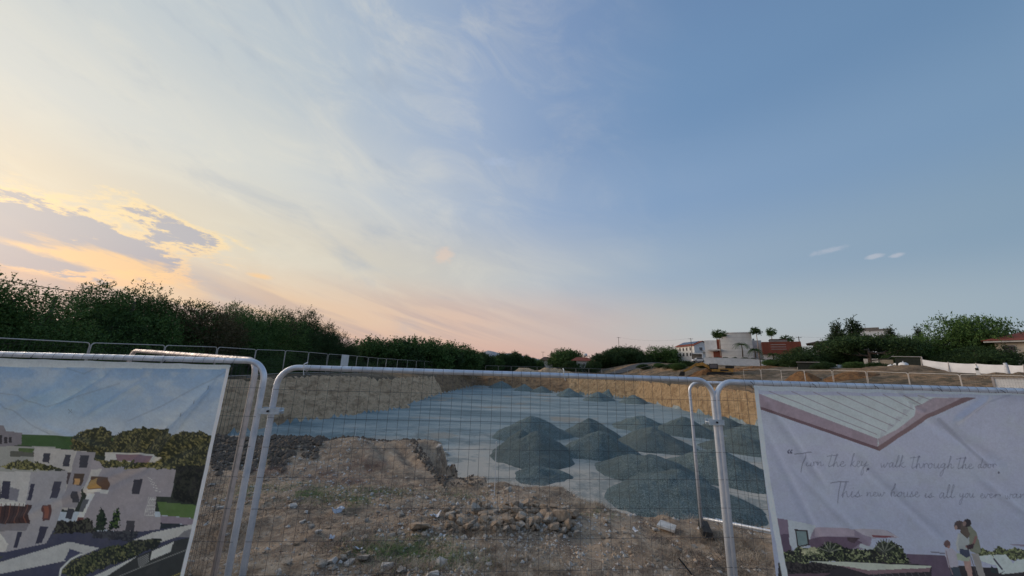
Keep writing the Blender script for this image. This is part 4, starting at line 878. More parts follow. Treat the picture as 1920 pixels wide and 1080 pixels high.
def fence_line(pts, group, lab, base_fn=None):
    """panels end to end along the polyline"""
    P = [Vector(p) for p in pts]; pos = [P[0]]; i = 0; cur = P[0]; n = 0
    while i < len(P) - 1:
        left = 3.5; 
        while i < len(P) - 1 and (P[i + 1] - cur).length < left:
            left -= (P[i + 1] - cur).length; cur = P[i + 1]; i += 1
        if i >= len(P) - 1: break
        cur = cur + (P[i + 1] - cur).normalized() * left; pos.append(cur.copy())
    for k in range(len(pos) - 1):
        a, b = pos[k], pos[k + 1]; za, zb = Hz(a.x, a.y), Hz(b.x, b.y); d = b - a
        za += 0.05; zb += 0.05
        o = empty('temporary_fence', (a.x, a.y, za), label=lab(k, len(pos) - 1), cat='fence panel', group=group)
        o.rotation_euler = (R(random.uniform(-1.5, 1.5)), -math.atan2(zb - za, d.length), math.atan2(d.y, d.x))
        for me, nm in zip(PR, ('frame', 'bottom_rail', 'wire_mesh', 'foot_block')):
            c = link(nm, me, None, o)
            if nm == 'wire_mesh': c['kind'] = 'stuff'
            if nm == 'foot_block': c.location = (0, 0, -0.1)
    return pos
LF = fence_line([(-19.2, 9.2), (-19.0, 55), (-14.5, 78), (-9.5, 95.5)], 'mesh fence panels along the dark trees on the left bank',
           lambda k, n: ORD[k] + ' mesh panel from the left of the fence below the dark trees')
fence_line([(-6.5, 96.5), (41, 96)], 'mesh fence panels across the far end of the pit', lambda k, n: ORD[k] + ' mesh panel from the left of the fence across the far end')
fence_line([(34.6, 20.2), (34.0, 52)], 'mesh fence panels on the right rim of the pit', lambda k, n: ORD[k] + ' mesh panel from the right of the fence above the right banner')
# white notice on the left fence
a = at(661, 664, 41.5)
o = empty('notice_board', (-18.85, 40.6, Hz(-19, 40.6) + 0.75), R(90), label='blank white notice board hung on the fence of the left bank', cat='notice board')
MB().box(-0.9, 0.9, -0.02, 0.0, 0.0, 1.35).build('board', M['white'], o); MB().box(-0.93, 0.93, 0.002, 0.03, -0.03, 0.03).build('batten', M['pole'], o)

# ------------------------------------------------------------------ vegetation
def rot_frames(n, rs):
    q = rs.normal(size=(n, 3)); q /= np.linalg.norm(q, axis=1)[:, None]; h_ = rs.normal(size=(n, 3)); r = np.cross(q, h_); r /= np.linalg.norm(r, axis=1)[:, None]
    return q, r
def leaf_mesh(name, P, D, ln, wd, rs, mat):
    """leaves at P along D"""
    n = len(P); _, r = rot_frames(n, rs); s = np.cross(D, r); s /= (np.linalg.norm(s, axis=1)[:, None] + 1e-9)
    l = ln * (0.6 + 0.8 * rs.random((n, 1))); w = wd * (0.6 + 0.8 * rs.random((n, 1)))
    v = np.stack([P, P + D * l * .5 + s * w, P + D * l, P + D * l * .5 - s * w], 1).reshape(-1, 3)
    q = np.arange(n * 4).reshape(-1, 4)
    return np_mesh(name, v, q, mat, False)
def crown(name, blobs, nsprig, per, ln, wd, sl, seed, mat, up=0.5, inner=0.35):
    rs = np.random.RandomState(seed); B_ = np.array(blobs, float); vol = B_[:, 3] * B_[:, 4] * B_[:, 5]; vol = vol ** 0.75; pick = rs.choice(len(B_), nsprig, p=vol / vol.sum())
    b = B_[pick]; d = rs.normal(size=(nsprig, 3)); d /= np.linalg.norm(d, axis=1)[:, None]
    rad = np.where(rs.random(nsprig) < inner, rs.random(nsprig) ** .5 * .85, 0.8 + 0.2 * rs.random(nsprig))
    c = b[:, :3] + d * b[:, 3:6] * rad[:, None]
    sd_ = d + np.array([0, 0, up]) + rs.normal(size=(nsprig, 3)) * .45; sd_ /= np.linalg.norm(sd_, axis=1)[:, None]
    L_ = sl * (0.5 + rs.random(nsprig))
    t = (np.arange(per) + .5) / per
    P = c[:, None] + sd_[:, None] * (L_[:, None] * t[None])[..., None] + rs.normal(size=(nsprig, per, 3)) * sl * .10
    D = sd_[:, None] * .8 + rs.normal(size=(nsprig, per, 3)) * .75; D /= np.linalg.norm(D, axis=2)[..., None]
    return leaf_mesh(name, P.reshape(-1, 3), D.reshape(-1, 3), ln, wd, rs, mat)
def limbs(name, h, r, blobs, seed, mat, lean=0.0):
    rs = random.Random(seed); b = MB(); top = Vector((lean * h, 0, h))
    pts = [Vector((0, 0, -.3)), Vector((lean * h * .2 + rs.uniform(-.1, .1), rs.uniform(-.1, .1), h * .35)), Vector((lean * h * .6, rs.uniform(-.1, .1), h * .7)), top]
    b.tube(pts, r, 8, True, r * .45)
    for k, bl in enumerate(blobs[:10]):
        s_ = pts[1 + k % 2].lerp(pts[2 + k % 2], rs.random() * .8); e = Vector(bl[:3]); mid = s_.lerp(e, .5) + Vector((0, 0, -.12 * (e - s_).length))
        b.tube([s_, mid, e], r * .42, 5, True, r * .12)
    return b.mesh(name, True), mat
TOP = {}
def tree_proto(h, wdt, nb, seed, leafmat, bark, nsprig, per, ln, wd, sl, up=.5, shape='round', trunk=None):
    rs = random.Random(seed); blobs = []
    for i in range(nb):
        if shape == 'round': 
            a = rs.random() * 6.28; q = math.sqrt(rs.random()); z = rs.uniform(.3, .9) * h; k = 1 - abs(z / h - .55) * .9
            blobs.append((q * wdt * .5 * k * math.cos(a), q * wdt * .5 * k * math.sin(a), z, wdt * rs.uniform(.13, .25), wdt * rs.uniform(.13, .25), h * rs.uniform(.08, .15)))
        elif shape == 'bush':
            a = rs.random() * 6.28; q = math.sqrt(rs.random()); z = rs.uniform(.08, .8) * h
            blobs.append((q * wdt * .42 * math.cos(a), q * wdt * .42 * math.sin(a), z * (1 - .3 * q), wdt * rs.uniform(.14, .22), wdt * rs.uniform(.14, .22), h * rs.uniform(.12, .2)))
        elif shape == 'cone':
            f = (i + .5) / nb; z = h * (.12 + .86 * f); rr = wdt * .5 * (1 - f) ** .8 * rs.uniform(.7, 1.15); a = i * 2.4
            blobs.append((rr * .55 * math.cos(a), rr * .55 * math.sin(a), z, rr * .65 + .1, rr * .65 + .1, h * .05 + .1))
        elif shape == 'umbrella':
            a = rs.random() * 6.28; q = math.sqrt(rs.random()); z = h * (.72 + .2 * (1 - q * q) + rs.uniform(-.16, .04))
            blobs.append((q * wdt * .46 * math.cos(a), q * wdt * .46 * math.sin(a), z, wdt * rs.uniform(.11, .18), wdt * rs.uniform(.11, .18), h * rs.uniform(.07, .13)))
    cm = crown('crown', blobs, nsprig, per, ln, wd, sl, seed, leafmat, up)
    zz_ = np.zeros(len(cm.vertices) * 3, np.float32); cm.vertices.foreach_get('co', zz_); TOP[cm.name] = float(np.percentile(zz_[2::3], 99.6))
    tm, bm = limbs('trunk', h * (.7 if shape != 'cone' else .95), trunk or h * .022, blobs, seed, bark); tm.materials.append(bm)
    return cm, tm
def plant(proto, loc, rz, sc, name, label, cat='tree', group=None):
    o = empty(name, loc, rz, label=label, cat=cat, group=group); o.scale = (sc, sc, sc) if isinstance(sc, (int, float)) else sc
    link('crown' if cat == 'tree' else 'foliage', proto[0], None, o); link('trunk' if cat == 'tree' else 'stem', proto[1], None, o)
    return o
AC = [tree_proto(5.2, 5.2, 26, 11 + i, (M['leafA'], M['leafA'], M['leafB'], M['leafA'], M['leafC'])[i], M['bark'], 4300, 10, .115, .021, .40, .35, 'bush', .11) for i in range(5)]
FARB = [tree_proto(6.5, 7.5, 22, 31 + i, (M['leafA'], M['leafC'], M['leafE'])[i], M['bark'], 2400, 8, .30, .075, .7, .3, 'bush', .2) for i in range(3)]
# tall feathery trees on the left bank. tops (px, py) at their distances
row = [(-60, 530, -23.0, 0), (48, 500, -23.5, 0), (118, 520, -24.5, 1), (178, 582, -25, 3), (218, 584, -24, 4), (262, 534, -24.5, 3), (320, 540, -25.5, 0), (385, 562, -25, 2), (430, 572, -26, 1), (478, 567, -26, 3), (520, 580, -25.5, 0), (552, 572, -26.5, 4), (590, 598, -27, 4), (622, 615, -27, 4), (645, 640, -26, 4)]
labs = ['mostly outside the frame at the left edge', 'with the highest feathery top at the far left', 'with a sunlit reddish top right of the highest one', 'low in the dip under the overhead wire', 'dark and low left of the second high top', 'with the second high wispy top', 'broad and dense right of the second high top', 'tinged reddish brown in the middle of the row', 'with a low rounded top right of the reddish one', 'with yellow green top right of the middle', 'dense one before the dark spiky ones', 'dark with a spiky top near the end of the row', 'dark and sparse, third from the right end', 'dark with bent branches, second from the right end', 'small and dark at the right end of the row']
for k, ((px, py, X, ti), lb_) in enumerate(zip(row, labs)):
    Y = X / ((px - 960) / F) * 1.0; Y = abs(Y) * 1.01
    p = at(px, py, Y); p = at(px, py, Y * (X / p.x)); z0 = Hz(p.x, p.y); hgt = p.z - z0
    s = hgt / TOP[AC[ti][0].name] * (.86 if px < 150 else .93)
    plant(AC[ti], (p.x, p.y, z0 - .1), random.uniform(0, 6.28), (min(1.35, s * 1.0), min(1.35, s * 1.0), s), 'feathery_tree', 'feathery green tree ' + lb_, 'tree', 'feathery trees behind the left fence')
for k in range(16):    # second line behind and lower growth in front
    Y = 8 + k * 3.2; X = -22.0 - random.uniform(0, .8)
    plant(AC[(3, 0, 4, 1)[k % 4]], (X, Y, Hz(X, Y) - .8), random.uniform(0, 6), (.8, .8, .55), 'feathery_shrub', 'dark feathery shrub behind the left bank fence, ' + ORD[k] + ' from the near end', 'shrub', 'low shrubs directly behind the left fence')
for k in range(9):
    Y = 14 + k * 5.5; X = -29.5 - random.uniform(0, 2)
    plant(AC[k % 5], (X, Y, Hz(X, Y)), random.uniform(0, 6), (1.2, 1.2, .78), 'feathery_tree', 'feathery tree deep behind the front row of the left bank, ' + ORD[k] + ' from the near end', 'tree', 'trees deep behind the left row')
# bushy trees continuing to the far end
mid = [(668, 648), (700, 638), (728, 632), (756, 637), (786, 634), (812, 638), (838, 650), (860, 645), (886, 658), (904, 660), (925, 668), (946, 662), (966, 660), (985, 666), (1004, 672), (1014, 677)]
nm = ['first', 'second', 'third', 'fourth', 'fifth', 'sixth', 'seventh', 'eighth', 'ninth', 'tenth', 'eleventh', 'twelfth', 'thirteenth', 'fourteenth', 'fifteenth', 'sixteenth']
for k, (px, py) in enumerate(mid):
    Y = (66, 64, 66, 68, 72, 76, 82, 88, 102, 108, 118, 122, 126, 130, 140, 145)[k]
    p = at(px, py, Y); z0 = Hz(p.x, p.y); s = (p.z - z0) / TOP[FARB[(2, 0, 0, 1, 0, 0, 1, 0, 2, 1, 0, 1, 1, 1, 0, 1)[k]][0].name]
    plant(FARB[(2, 0, 0, 1, 0, 0, 1, 0, 2, 1, 0, 1, 1, 1, 0, 1)[k]], (p.x, p.y, z0 - .2), random.uniform(0, 6), (max(.62, s), max(.62, s), s), 'bushy_tree', nm[k] + ' bushy tree from the left in the lower hedge line beyond the fence', 'tree', 'bushy trees beyond the far left fence')
# background trees in the middle
bgT = [(1074, 676, 1, 4), (1109, 674, 1, 4), (1042, 668, 1, 7), (1058, 654, 2, 9), (1075, 672, 1, 6), (1120, 664, 1, 6), (1138, 659, 1, 8), (1153, 651, 1, 9), (1170, 650, 1, 10), (1188, 657, 1, 9), (1204, 662, 0, 8), (1222, 664, 1, 7), (1244, 650, 0, 8), (1232, 668, 1, 5), (1262, 655, 1, 6)]
for k, (px, py, ti, wd_) in enumerate(bgT):
    Y = 132 if k < 2 else 150 + (k % 3) * 6; p = at(px, py, Y); z0 = Hz(p.x, p.y); s = (p.z - z0) / TOP[FARB[ti][0].name]; sw = wd_ / 7.5 * 1.6
    plant(FARB[ti], (p.x, p.y, z0 - .2), random.uniform(0, 6), (sw, sw, s), 'distant_tree', ('low round bush left of the small red roofed house' if k == 0 else 'low round bush right of the small red roofed house' if k == 1 else nm[k - 2] + ' of the distant dark trees beyond the far fence, counted from the left'), 'tree', 'distant trees beyond the far end of the pit')
CON = [tree_proto(11, 5.5, 26, 51 + i, M['leafD'], M['bark'], 1500, 8, .42, .09, .8, .1, 'cone', .2) for i in range(2)]
BIG = tree_proto(9, 12, 40, 61, M['leafC'], M['bark'], 5000, 8, .27, .07, .6, .2, 'bush', .3)
BIG2 = tree_proto(8, 13, 40, 65, M['leafA'], M['bark'], 5200, 8, .24, .06, .6, .25, 'bush', .3)
UMB = tree_proto(6.5, 14, 34, 71, M['leafC'], M['barkp'], 3400, 8, .32, .07, .8, .3, 'umbrella', .32)
def put(proto, px, py, Y, w0, wpx, h0, name, label, cat='tree', base_dz=0, group=None):
    p = at(px, py, Y); z0 = Hz(p.x, p.y) + base_dz; hgt = p.z - z0; w = wpx / F * Y * .97
    return plant(proto, (p.x, p.y, z0), random.uniform(0, 6), (w / w0, w / w0, hgt / TOP[proto[0].name]), name, label, cat, group)
put(BIG, 1500, 651, 64, 12, 76, 8.6, 'dense_shrub', 'dark dense rounded shrub tree right of the white retaining wall')
put(CON[0], 1567, 607, 78, 5.5, 46, 10.8, 'conifer_tree', 'dark conifer with narrow top left of the white flat roofed house')
put(CON[1], 1596, 600, 80, 5.5, 50, 10.8, 'conifer_tree', 'tallest dark conifer beside the white flat roofed house')
put(CON[0], 1668, 618, 74, 5.5, 46, 10.8, 'conifer_tree', 'spreading dark conifer at the right corner of the white flat roofed house')
put(UMB, 1622, 630, 62, 14, 150, 6.4, 'umbrella_tree', 'broad spreading tree with pale forked trunk above the right fence')
put(BIG2, 1706, 630, 66, 13, 70, 7.7, 'leafy_tree', 'green tree between the spreading tree and the big rounded tree')
put(CON[1], 1720, 615, 70, 5.5, 26, 10.8, 'conifer_tree', 'small pointed conifer left of the big rounded tree')
put(BIG2, 1790, 597, 60, 13, 150, 7.7, 'leafy_tree', 'big rounded tree, tallest at the right behind the white hoarding')
put(BIG, 1855, 625, 56, 12, 110, 8.6, 'leafy_tree', 'dark tree at the right end behind the white hoarding')
put(BIG, 1735, 645, 62, 12, 70, 8.6, 'leafy_tree', 'low dark tree behind the left end of the white hoarding')
put(BIG, 1825, 650, 52, 12, 110, 8.6, 'leafy_tree', 'low dark hanging foliage over the white hoarding')
put(BIG, 1560, 655, 66, 12, 70, 8.6, 'dense_shrub', 'dark shrub under the conifers beside the white blocks')
put(BIG, 1664, 664, 68, 12, 34, 8.6, 'dense_shrub', 'dark shrub right behind the white sacks')

for k, (px, py, Y, w_, lab) in enumerate([(1256, 684, 96, 1.4, 'left of the car on the hillside'), (1274, 686, 90, 1.9, 'below the solar roofed house on the hillside'), (1292, 686, 92, 1.6, 'directly below the carport on the hillside'), (1318, 690, 84, 1.3, 'below the parked car on the hillside'), (1445, 695, 72, 1.6, 'below the middle of the white retaining wall'), (1472, 694, 74, 2.0, 'below the right end of the white retaining wall'), (1545, 698, 54, 1.2, 'before the white tapered blocks'), (1606, 696, 56, 1.4, 'left of the pale trunk'), (1650, 698, 52, 1.2, 'left of the white sacks'), (1210, 689, 108, 1.8, 'by the road on the far slope'), (1235, 687, 104, 1.5, 'above the far right corner of the pit')]):
    p = at(px, py, Y); z0 = Hz(p.x, p.y); plant(FARB[(1, 2, 1)[k % 3]], (p.x, p.y, z0 - .1), k, (w_ * .3, w_ * .3, w_ * .16), 'scrub_bush', 'low dry scrub bush ' + lab, 'shrub', 'scrub bushes on the right hand slope')
# ------------------------------------------------------------------ buildings
def bpart(parent, name, mat, *boxes, **k):
    b = MB()
    for q in boxes: b.box(*q)
    return b.build(name, M[mat], parent, **k)
def house_at(px, py, Y, name, label, cat='house', rz=None):
    p = at(px, py, Y); return empty(name, p, -math.atan2(p.x, p.y) if rz is None else rz, label=label, cat=cat), p
def mpp(Y): return Y * .985 / F
def window(parent, x, z, w, h_, y=0.0, mat='glass', frame='white'):
    f = MB(); t = .07
    f.box(x, x + w, y - .05, y + .02, z, z + t); f.box(x, x + w, y - .05, y + .02, z + h_ - t, z + h_); f.box(x, x + t, y - .05, y + .02, z + t, z + h_ - t); f.box(x + w - t, x + w, y - .05, y + .02, z + t, z + h_ - t)
    o = f.build('window', M[frame], parent); bpart(o, 'pane', mat, (x + t, x + w - t, y - .03, y + .01, z + t, z + h_ - t)); return o
# --- white two storey house with solar roof
H1, p1 = house_at(1303, 669, 140, 'house', 'white two storey house with red roof and solar panels', rz=R(9))
# local x along the gable side (to the right), local y along the long side (to the left/back)
HW, HL, HE, HR = 7.6, 11.5, 4.6, 6.3
bpart(H1, 'wall', 'white', (0, HW, 0, HL, -5, HE))
b = MB(); b.add([(0, 0, HE), (HW, 0, HE), (HW / 2, 0, HR - .15), (0, HL, HE), (HW, HL, HE), (HW / 2, HL, HR - .15)], [(0, 1, 2), (3, 5, 4), (0, 2, 5, 3), (1, 4, 5, 2)]); b.build('gable', M['white'], H1)
b = MB()
for s in (0, 1):
    x0 = -.5 if s == 0 else HW + .5
    b.hull([(x0, -.5, HE - .25), (HW / 2, -.5, HR), (HW / 2, HL + .5, HR), (x0, HL + .5, HE - .25)], [(x0, -.5, HE - .05), (HW / 2, -.5, HR + .2), (HW / 2, HL + .5, HR + .2), (x0, HL + .5, HE - .05)])
roof = b.build('roof', M['redroof'], H1)
sl_ = (HR - HE + .2) / (HW / 2 + .5)
for k in range(4):
    y0 = 1.0 + k * 2.5; b = MB(); x0, x1 = .6, HW / 2 - .5
    za, zb_ = HE + .12 + (x0 + .5) * sl_, HE + .12 + (x1 + .5) * sl_
    b.hull([(x0, y0, za), (x1, y0, zb_), (x1, y0 + 2.2, zb_), (x0, y0 + 2.2, za)], [(x0, y0, za + .08), (x1, y0, zb_ + .08), (x1, y0 + 2.2, zb_ + .08), (x0, y0 + 2.2, za + .08)]); b.build('solar_panel', M['pv'], roof)
for k in range(4):
    y0 = 2.0 + k * 2.2
    for z0_ in (2.6, .4):
        f = bpart(H1, 'window', 'brownroof', (-.06, .02, y0, y0 + .8, z0_, z0_ + 1.3)); bpart(f, 'pane', 'glass', (-.07, -.062, y0 + .1, y0 + .7, z0_ + .1, z0_ + 1.2))
window(H1, 2.2, 2.5, 1.5, 1.4); window(H1, 5.2, 2.7, 1.2, 1.2)
bpart(H1, 'balcony', 'white', (3.6, HW + .2, -1.4, -.01, 1.9, 2.8)); bpart(H1, 'balcony_post', 'white', (HW - .1, HW + .15, -1.35, -1.1, -1.5, 1.89))
# carport
CP, _ = house_at(1308, 676, 128, 'carport', 'white open carport in front of the solar roofed house', 'carport')
bpart(CP, 'roof', 'white', (-1.9, 1.9, 0, 4, 2.35, 2.75)); 
for x in (-1.85, 1.55): bpart(CP, 'post', 'white', (x, x + .3, .05, .35, -.6, 2.345))
bpart(CP, 'back_wall', 'greybox', (-1.84, 1.84, 3.7, 3.95, -.6, 2.34))
# car
def car(px, py, Y, rz, label):
    o, p = house_at(px, py, Y, 'parked_car', label, 'car', rz)
    prof = [(-2.1, .35), (-2.15, .75), (-1.9, .95), (-1.35, 1.02), (-.75, 1.42), (.7, 1.46), (1.45, 1.08), (2.0, .98), (2.15, .7), (2.1, .35)]
    MB().hull([(x, -.82, z) for x, z in prof], [(x, .82, z) for x, z in prof]).build('body', M['carwhite'], o)
    for s in (-1, 1):
        g = [(-1.2, 1.0), (-.7, 1.36), (.62, 1.4), (1.25, 1.05)]; MB().hull([(x, s * .825, z) for x, z in g], [(x, s * .835, z) for x, z in g]).build('side_window', M['glass'], o)
    MB().hull([(1.4, -.7, 1.12), (.75, -.65, 1.46), (.75, .65, 1.46), (1.4, .7, 1.12)], [(1.44, -.7, 1.14), (.79, -.65, 1.48), (.79, .65, 1.48), (1.44, .7, 1.14)]).build('windscreen', M['glass'], o)
    for x in (-1.3, 1.35):
        for s in (-1, 1):
            w_ = MB().tube([(x, s * .68, .33), (x, s * .86, .33)], .33, 16).build('wheel', M['black'], o); MB().tube([(x, s * .861, .33), (x, s * .875, .33)], .2, 12).build('rim', M['slit'], w_)
    for s in (-1, 1): bpart(o, 'headlight', 'slit', (2.11, 2.17, s * .6 - .15, s * .6 + .15, .66, .8))
    return o
car(1311, 679, 122, R(-12), 'white hatchback car parked before the carport')
# --- modern house with red block
Y0 = 104
H2, p2 = house_at(1383, 670, Y0, 'house', 'modern house of pale curved block and rust red cladding box')
k_ = mpp(Y0)
def X_(px): return (px - 1383) * k_
def Z_(py): return (670 - py) * k_
# roll makes the picture's verticals lean a little; heights are taken at each part's own place
bpart(H2, 'left_wing', 'white', (X_(1330), X_(1351), 1.2, 8, -1.5, Z_(637)))
bpart(H2, 'red_fin', 'redclad', (X_(1351) + .01, X_(1358), 1.6, 7, Z_(659), Z_(635)))
bpart(H2, 'red_base', 'redclad', (X_(1344), X_(1357.6), .3, 1.19, -1, Z_(659)))
bpart(H2, 'canopy', 'greyblk', (X_(1336), X_(1358), -1.0, 1.0, Z_(657.5), Z_(655)))
b = MB(); n = 16; ring = []
for i in range(n + 1):
    t = i / n; x = X_(1357.7) + (X_(1408.6) - X_(1357.7)) * t; ring.append((x, 0.1 - 0.35 * math.sin(math.pi * t)))
ring += [(ring[-1][0], 8.0), (ring[0][0], 8.0)]
b.hull([(x, y, -2) for x, y in ring], [(x, y, Z_(625)) for x, y in ring]); cur = b.build('curved_block', M['greyblk'], H2)
b = MB(); rg2 = [(x * 1.0 + (x - X_(1383)) * .02, y - .12) for x, y in ring]; b.hull([(x, y, Z_(625) + .01) for x, y in rg2], [(x, y, Z_(625) + .28) for x, y in rg2]); b.build('coping', M['white'], H2)
for zc in range(1, 7):        # panel joints proud of the curved front
    b = MB()
    for i in range(n):
        (xa, ya), (xb, yb) = ring[i], ring[i + 1]; z = -.5 + zc * 1.05
        b.hull([(xa, ya - .015, z), (xb, yb - .015, z), (xb, yb + .02, z), (xa, ya + .02, z)], [(xa, ya - .015, z + .05), (xb, yb - .015, z + .05), (xb, yb + .02, z + .05), (xa, ya + .02, z + .05)])
    b.build('joint_band', M['slit'], cur)
bpart(H2, 'vent_strip', 'greybox', (X_(1361), X_(1369), -.9, 1.2, Z_(629.5), Z_(627)))
bpart(H2, 'link_wing', 'white', (X_(1408.6) + .01, X_(1423), 2, 8, -2, Z_(638)))
bpart(H2, 'rooftop_unit', 'slit', (X_(1410), X_(1413), 3, 4, Z_(637.8), Z_(634)))
rb_ = bpart(H2, 'red_box', 'redclad', (X_(1422.5), X_(1478), -1.0, 7, Z_(664.5), Z_(642.5)))
for q in range(3): bpart(rb_, 'louvre', 'slit', (X_(1435), X_(1457), -1.08, -1.01, Z_(656 - q * 4.0), Z_(655.2 - q * 4.0)))
for q in range(1, 8): bpart(rb_, 'cladding_joint', 'redroof', (X_(1422.5) + q * 1.1, X_(1422.5) + q * 1.1 + .03, -1.03, -1.0 - .002, Z_(664), Z_(643)))
bpart(H2, 'lower_storey', 'whiteb', (X_(1423), X_(1488), .5, 8, -3, Z_(664.7)))
bpart(H2, 'roof_box', 'greybox', (X_(1436), X_(1461), 1, 6, Z_(642.3), Z_(637.5)))
bpart(H2, 'roof_box_lid', 'brownroof', (X_(1435.5), X_(1461.5), .8, 6.2, Z_(637.4), Z_(636.6)))
# retaining wall with hedge
def ribbon(name, pts, th, mat, parent=None, **k):
    b = MB()
    for (a, za, ha), (c, zc, hc) in zip(pts[:-1], pts[1:]):
        a = Vector(a); c = Vector(c); d = (c - a).normalized(); n_ = Vector((-d.y, d.x)) * th
        b.hull([(a.x, a.y, za), (c.x, c.y, zc), (c.x + n_.x, c.y + n_.y, zc), (a.x + n_.x, a.y + n_.y, za)], [(a.x, a.y, ha), (c.x, c.y, hc), (c.x + n_.x, c.y + n_.y, hc), (a.x + n_.x, a.y + n_.y, ha)])
    return b.build(name, M[mat], parent, **k)
wp = [(1320, 671, 679, 102), (1336, 671, 681, 101), (1372, 672, 684, 99), (1410, 673.5, 687, 97), (1440, 676, 689, 95.5), (1472, 679, 692, 94)]
pts = []
for px, a_, b_, Y in wp: t_ = at(px, a_, Y); u_ = at(px, b_, Y); pts.append(((t_.x, t_.y), u_.z - 1.0, t_.z))
rw = ribbon('retaining_wall', pts, .3, 'white', label='long white retaining wall below the modern house', cat='wall')
cp_ = [((a[0], a[1] - .04), h2 + .005, h2 + .1) for a, z1_, h2 in pts]; ribbon('coping', cp_, .38, 'white', rw)
for i, (px, py, Y) in enumerate([(1330, 669, 103.5), (1345, 668.6, 102.5), (1362, 669, 102), (1378, 669, 101), (1394, 669.5, 100), (1410, 670.5, 99), (1428, 671.5, 98), (1446, 673, 97), (1464, 675, 96)]):
    p = at(px, py, Y); plant(FARB[1], (p.x, p.y, p.z - 1.25), i * 1.3, (.36, .2, .2), 'hedge_shrub', nm[i] + ' low dark hedge shrub from the left on the white retaining wall', 'shrub', 'hedge shrubs on the retaining wall')
# tufted roadside trees and palms
LOL = [tree_proto(3.0, 3.0, 14, 81 + i, (M['leafE'], M['leafC'])[i], M['bark'], 300, 8, .30, .09, .4, .2, 'bush', .05) for i in range(2)]
def lollipop(px, cy, wpx, hpx, base_y, Y, label, ti, mat='barkp'):
    p = at(px, cy, Y); g_ = at(px, base_y, Y); k = mpp(Y); o = empty('tufted_tree', (p.x, p.y, g_.z), label=label, cat='tree', group='slender tufted trees at the modern house')
    c = link('crown', LOL[ti][0], None, o); c.location = (0, 0, p.z - g_.z - hpx * k * .5); c.scale = (wpx * k / 3.6,) * 2 + (hpx * k / 2.7,)
    MB().tube([(0, 0, 0), (.08, 0, (p.z - g_.z) * .5), (0, 0, p.z - g_.z)], .13, 7, True, .08).build('trunk', M[mat], o, True)
lollipop(1347, 625, 26, 15, 668, 100, 'slender tufted tree at the left corner of the pale curved block', 0)
lollipop(1417, 619, 20, 13, 670, 100, 'slender tufted tree, highest, right of the pale curved block', 1)
lollipop(1445, 621, 17, 15, 640, 108, 'slender tufted tree rising behind the red box', 0)
lollipop(1474, 635, 22, 14, 662, 108, 'loose tufted tree behind the right end of the red box', 0)
def palm(px, cy, wpx, base_y, Y, label, nfr=26, droop=1.0):
    p = at(px, cy, Y); g_ = at(px, base_y, Y); k = mpp(Y); o = empty('palm_tree', (p.x, p.y, g_.z), label=label, cat='palm', group='palms in front of the modern house')
    hh = p.z - g_.z; MB().tube([(0, 0, 0), (.1, 0, hh * .5), (0, 0, hh)], .16, 8, True, .1).build('trunk', M['bark'], o, True)
    for q in range(nfr):
        a = q * 2.399; L_ = wpx * k * .55 * random.uniform(.8, 1.1); e = random.uniform(.1, 1.1); b = MB(); prev = None
        pp = []
        for s in range(6):
            t = s / 5; r_ = L_ * t; z = hh + L_ * (math.sin(e) * t * 1.1 - droop * t * t * .9); pp.append(Vector((math.cos(a) * r_, math.sin(a) * r_, z)))
        b.tube(pp, .02, 3, False, .006); sd2 = Vector((-math.sin(a), math.cos(a), 0))
        for s in range(1, 14):
            t = s / 13; i0 = min(4, int(t * 5)); c = pp[i0].lerp(pp[i0 + 1], t * 5 - i0)
            for sg in (-1, 1):
                tip = c + sd2 * sg * L_ * .24 * (1.1 - t * .6) + Vector((0, 0, -L_ * .16)) + (pp[-1] - pp[0]) * .08; b.add([c, c + (tip - c) * .5 + Vector((math.cos(a), math.sin(a), 0)) * .05, tip], [(0, 1, 2)])
        b.build('frond', M['leafE' if q % 3 else 'leafC'], o)
palm(1390, 645, 24, 669, 98.5, 'palm with round head before the pale curved block')
palm(1415, 655, 22, 671, 98, 'bushy palm at the right corner of the pale curved block', 34, 1.4)
palm(1449, 664, 18, 674, 96.5, 'low palm in front of the white lower storey')
# --- house behind trees (white, flat roof)
H3, p3 = house_at(1640, 660, 84, 'house', 'white flat roofed house showing above the spreading tree'); k3 = mpp(84)
bpart(H3, 'wall', 'whiteb', (-25 * k3, 25 * k3, 0, 8, -3, 41 * k3)); bpart(H3, 'roof', 'greybox', (-28 * k3, 12 * k3, -.7, 8.5, 44 * k3, 45.5 * k3), (-6 * k3, 27 * k3, -.5, 8.3, 41.1 * k3, 42.6 * k3))
bpart(H3, 'parapet', 'white', (-27 * k3, 11 * k3, -.4, 8.2, 41.02 * k3 + .25, 43.9 * k3)); window(H3, -14 * k3, 20 * k3, 1.6, 1.5); window(H3, 5 * k3, 20 * k3, 1.6, 1.5)
MB().tube([(-6 * k3, 1, 45.5 * k3), (-6 * k3, 1, 54 * k3)], .04, 5).tube([(-7.5 * k3, 1, 53 * k3), (-4.5 * k3, 1, 53 * k3)], .03, 5).build('antenna', M['black'], H3)
# --- brown roofed house half hidden at the left of the conifers
H4, p4 = house_at(1538, 652, 95, 'house', 'cream house with flat brown hipped roof, half hidden by the conifers'); k4 = mpp(95)
bpart(H4, 'wall', 'cream', (-10 * k4, 18 * k4, 0, 7, -3, 8 * k4))
MB().hull([(-20 * k4, -1, 8 * k4), (24 * k4, -1, 8 * k4), (24 * k4, 8, 8 * k4), (-20 * k4, 8, 8 * k4)], [(-3 * k4, 3, 14 * k4), (12 * k4, 3, 14 * k4), (12 * k4, 4, 14 * k4), (-3 * k4, 4, 14 * k4)]).build('roof', M['brownroof'], H4); window(H4, -5 * k4, 2 * k4, .9, 1)
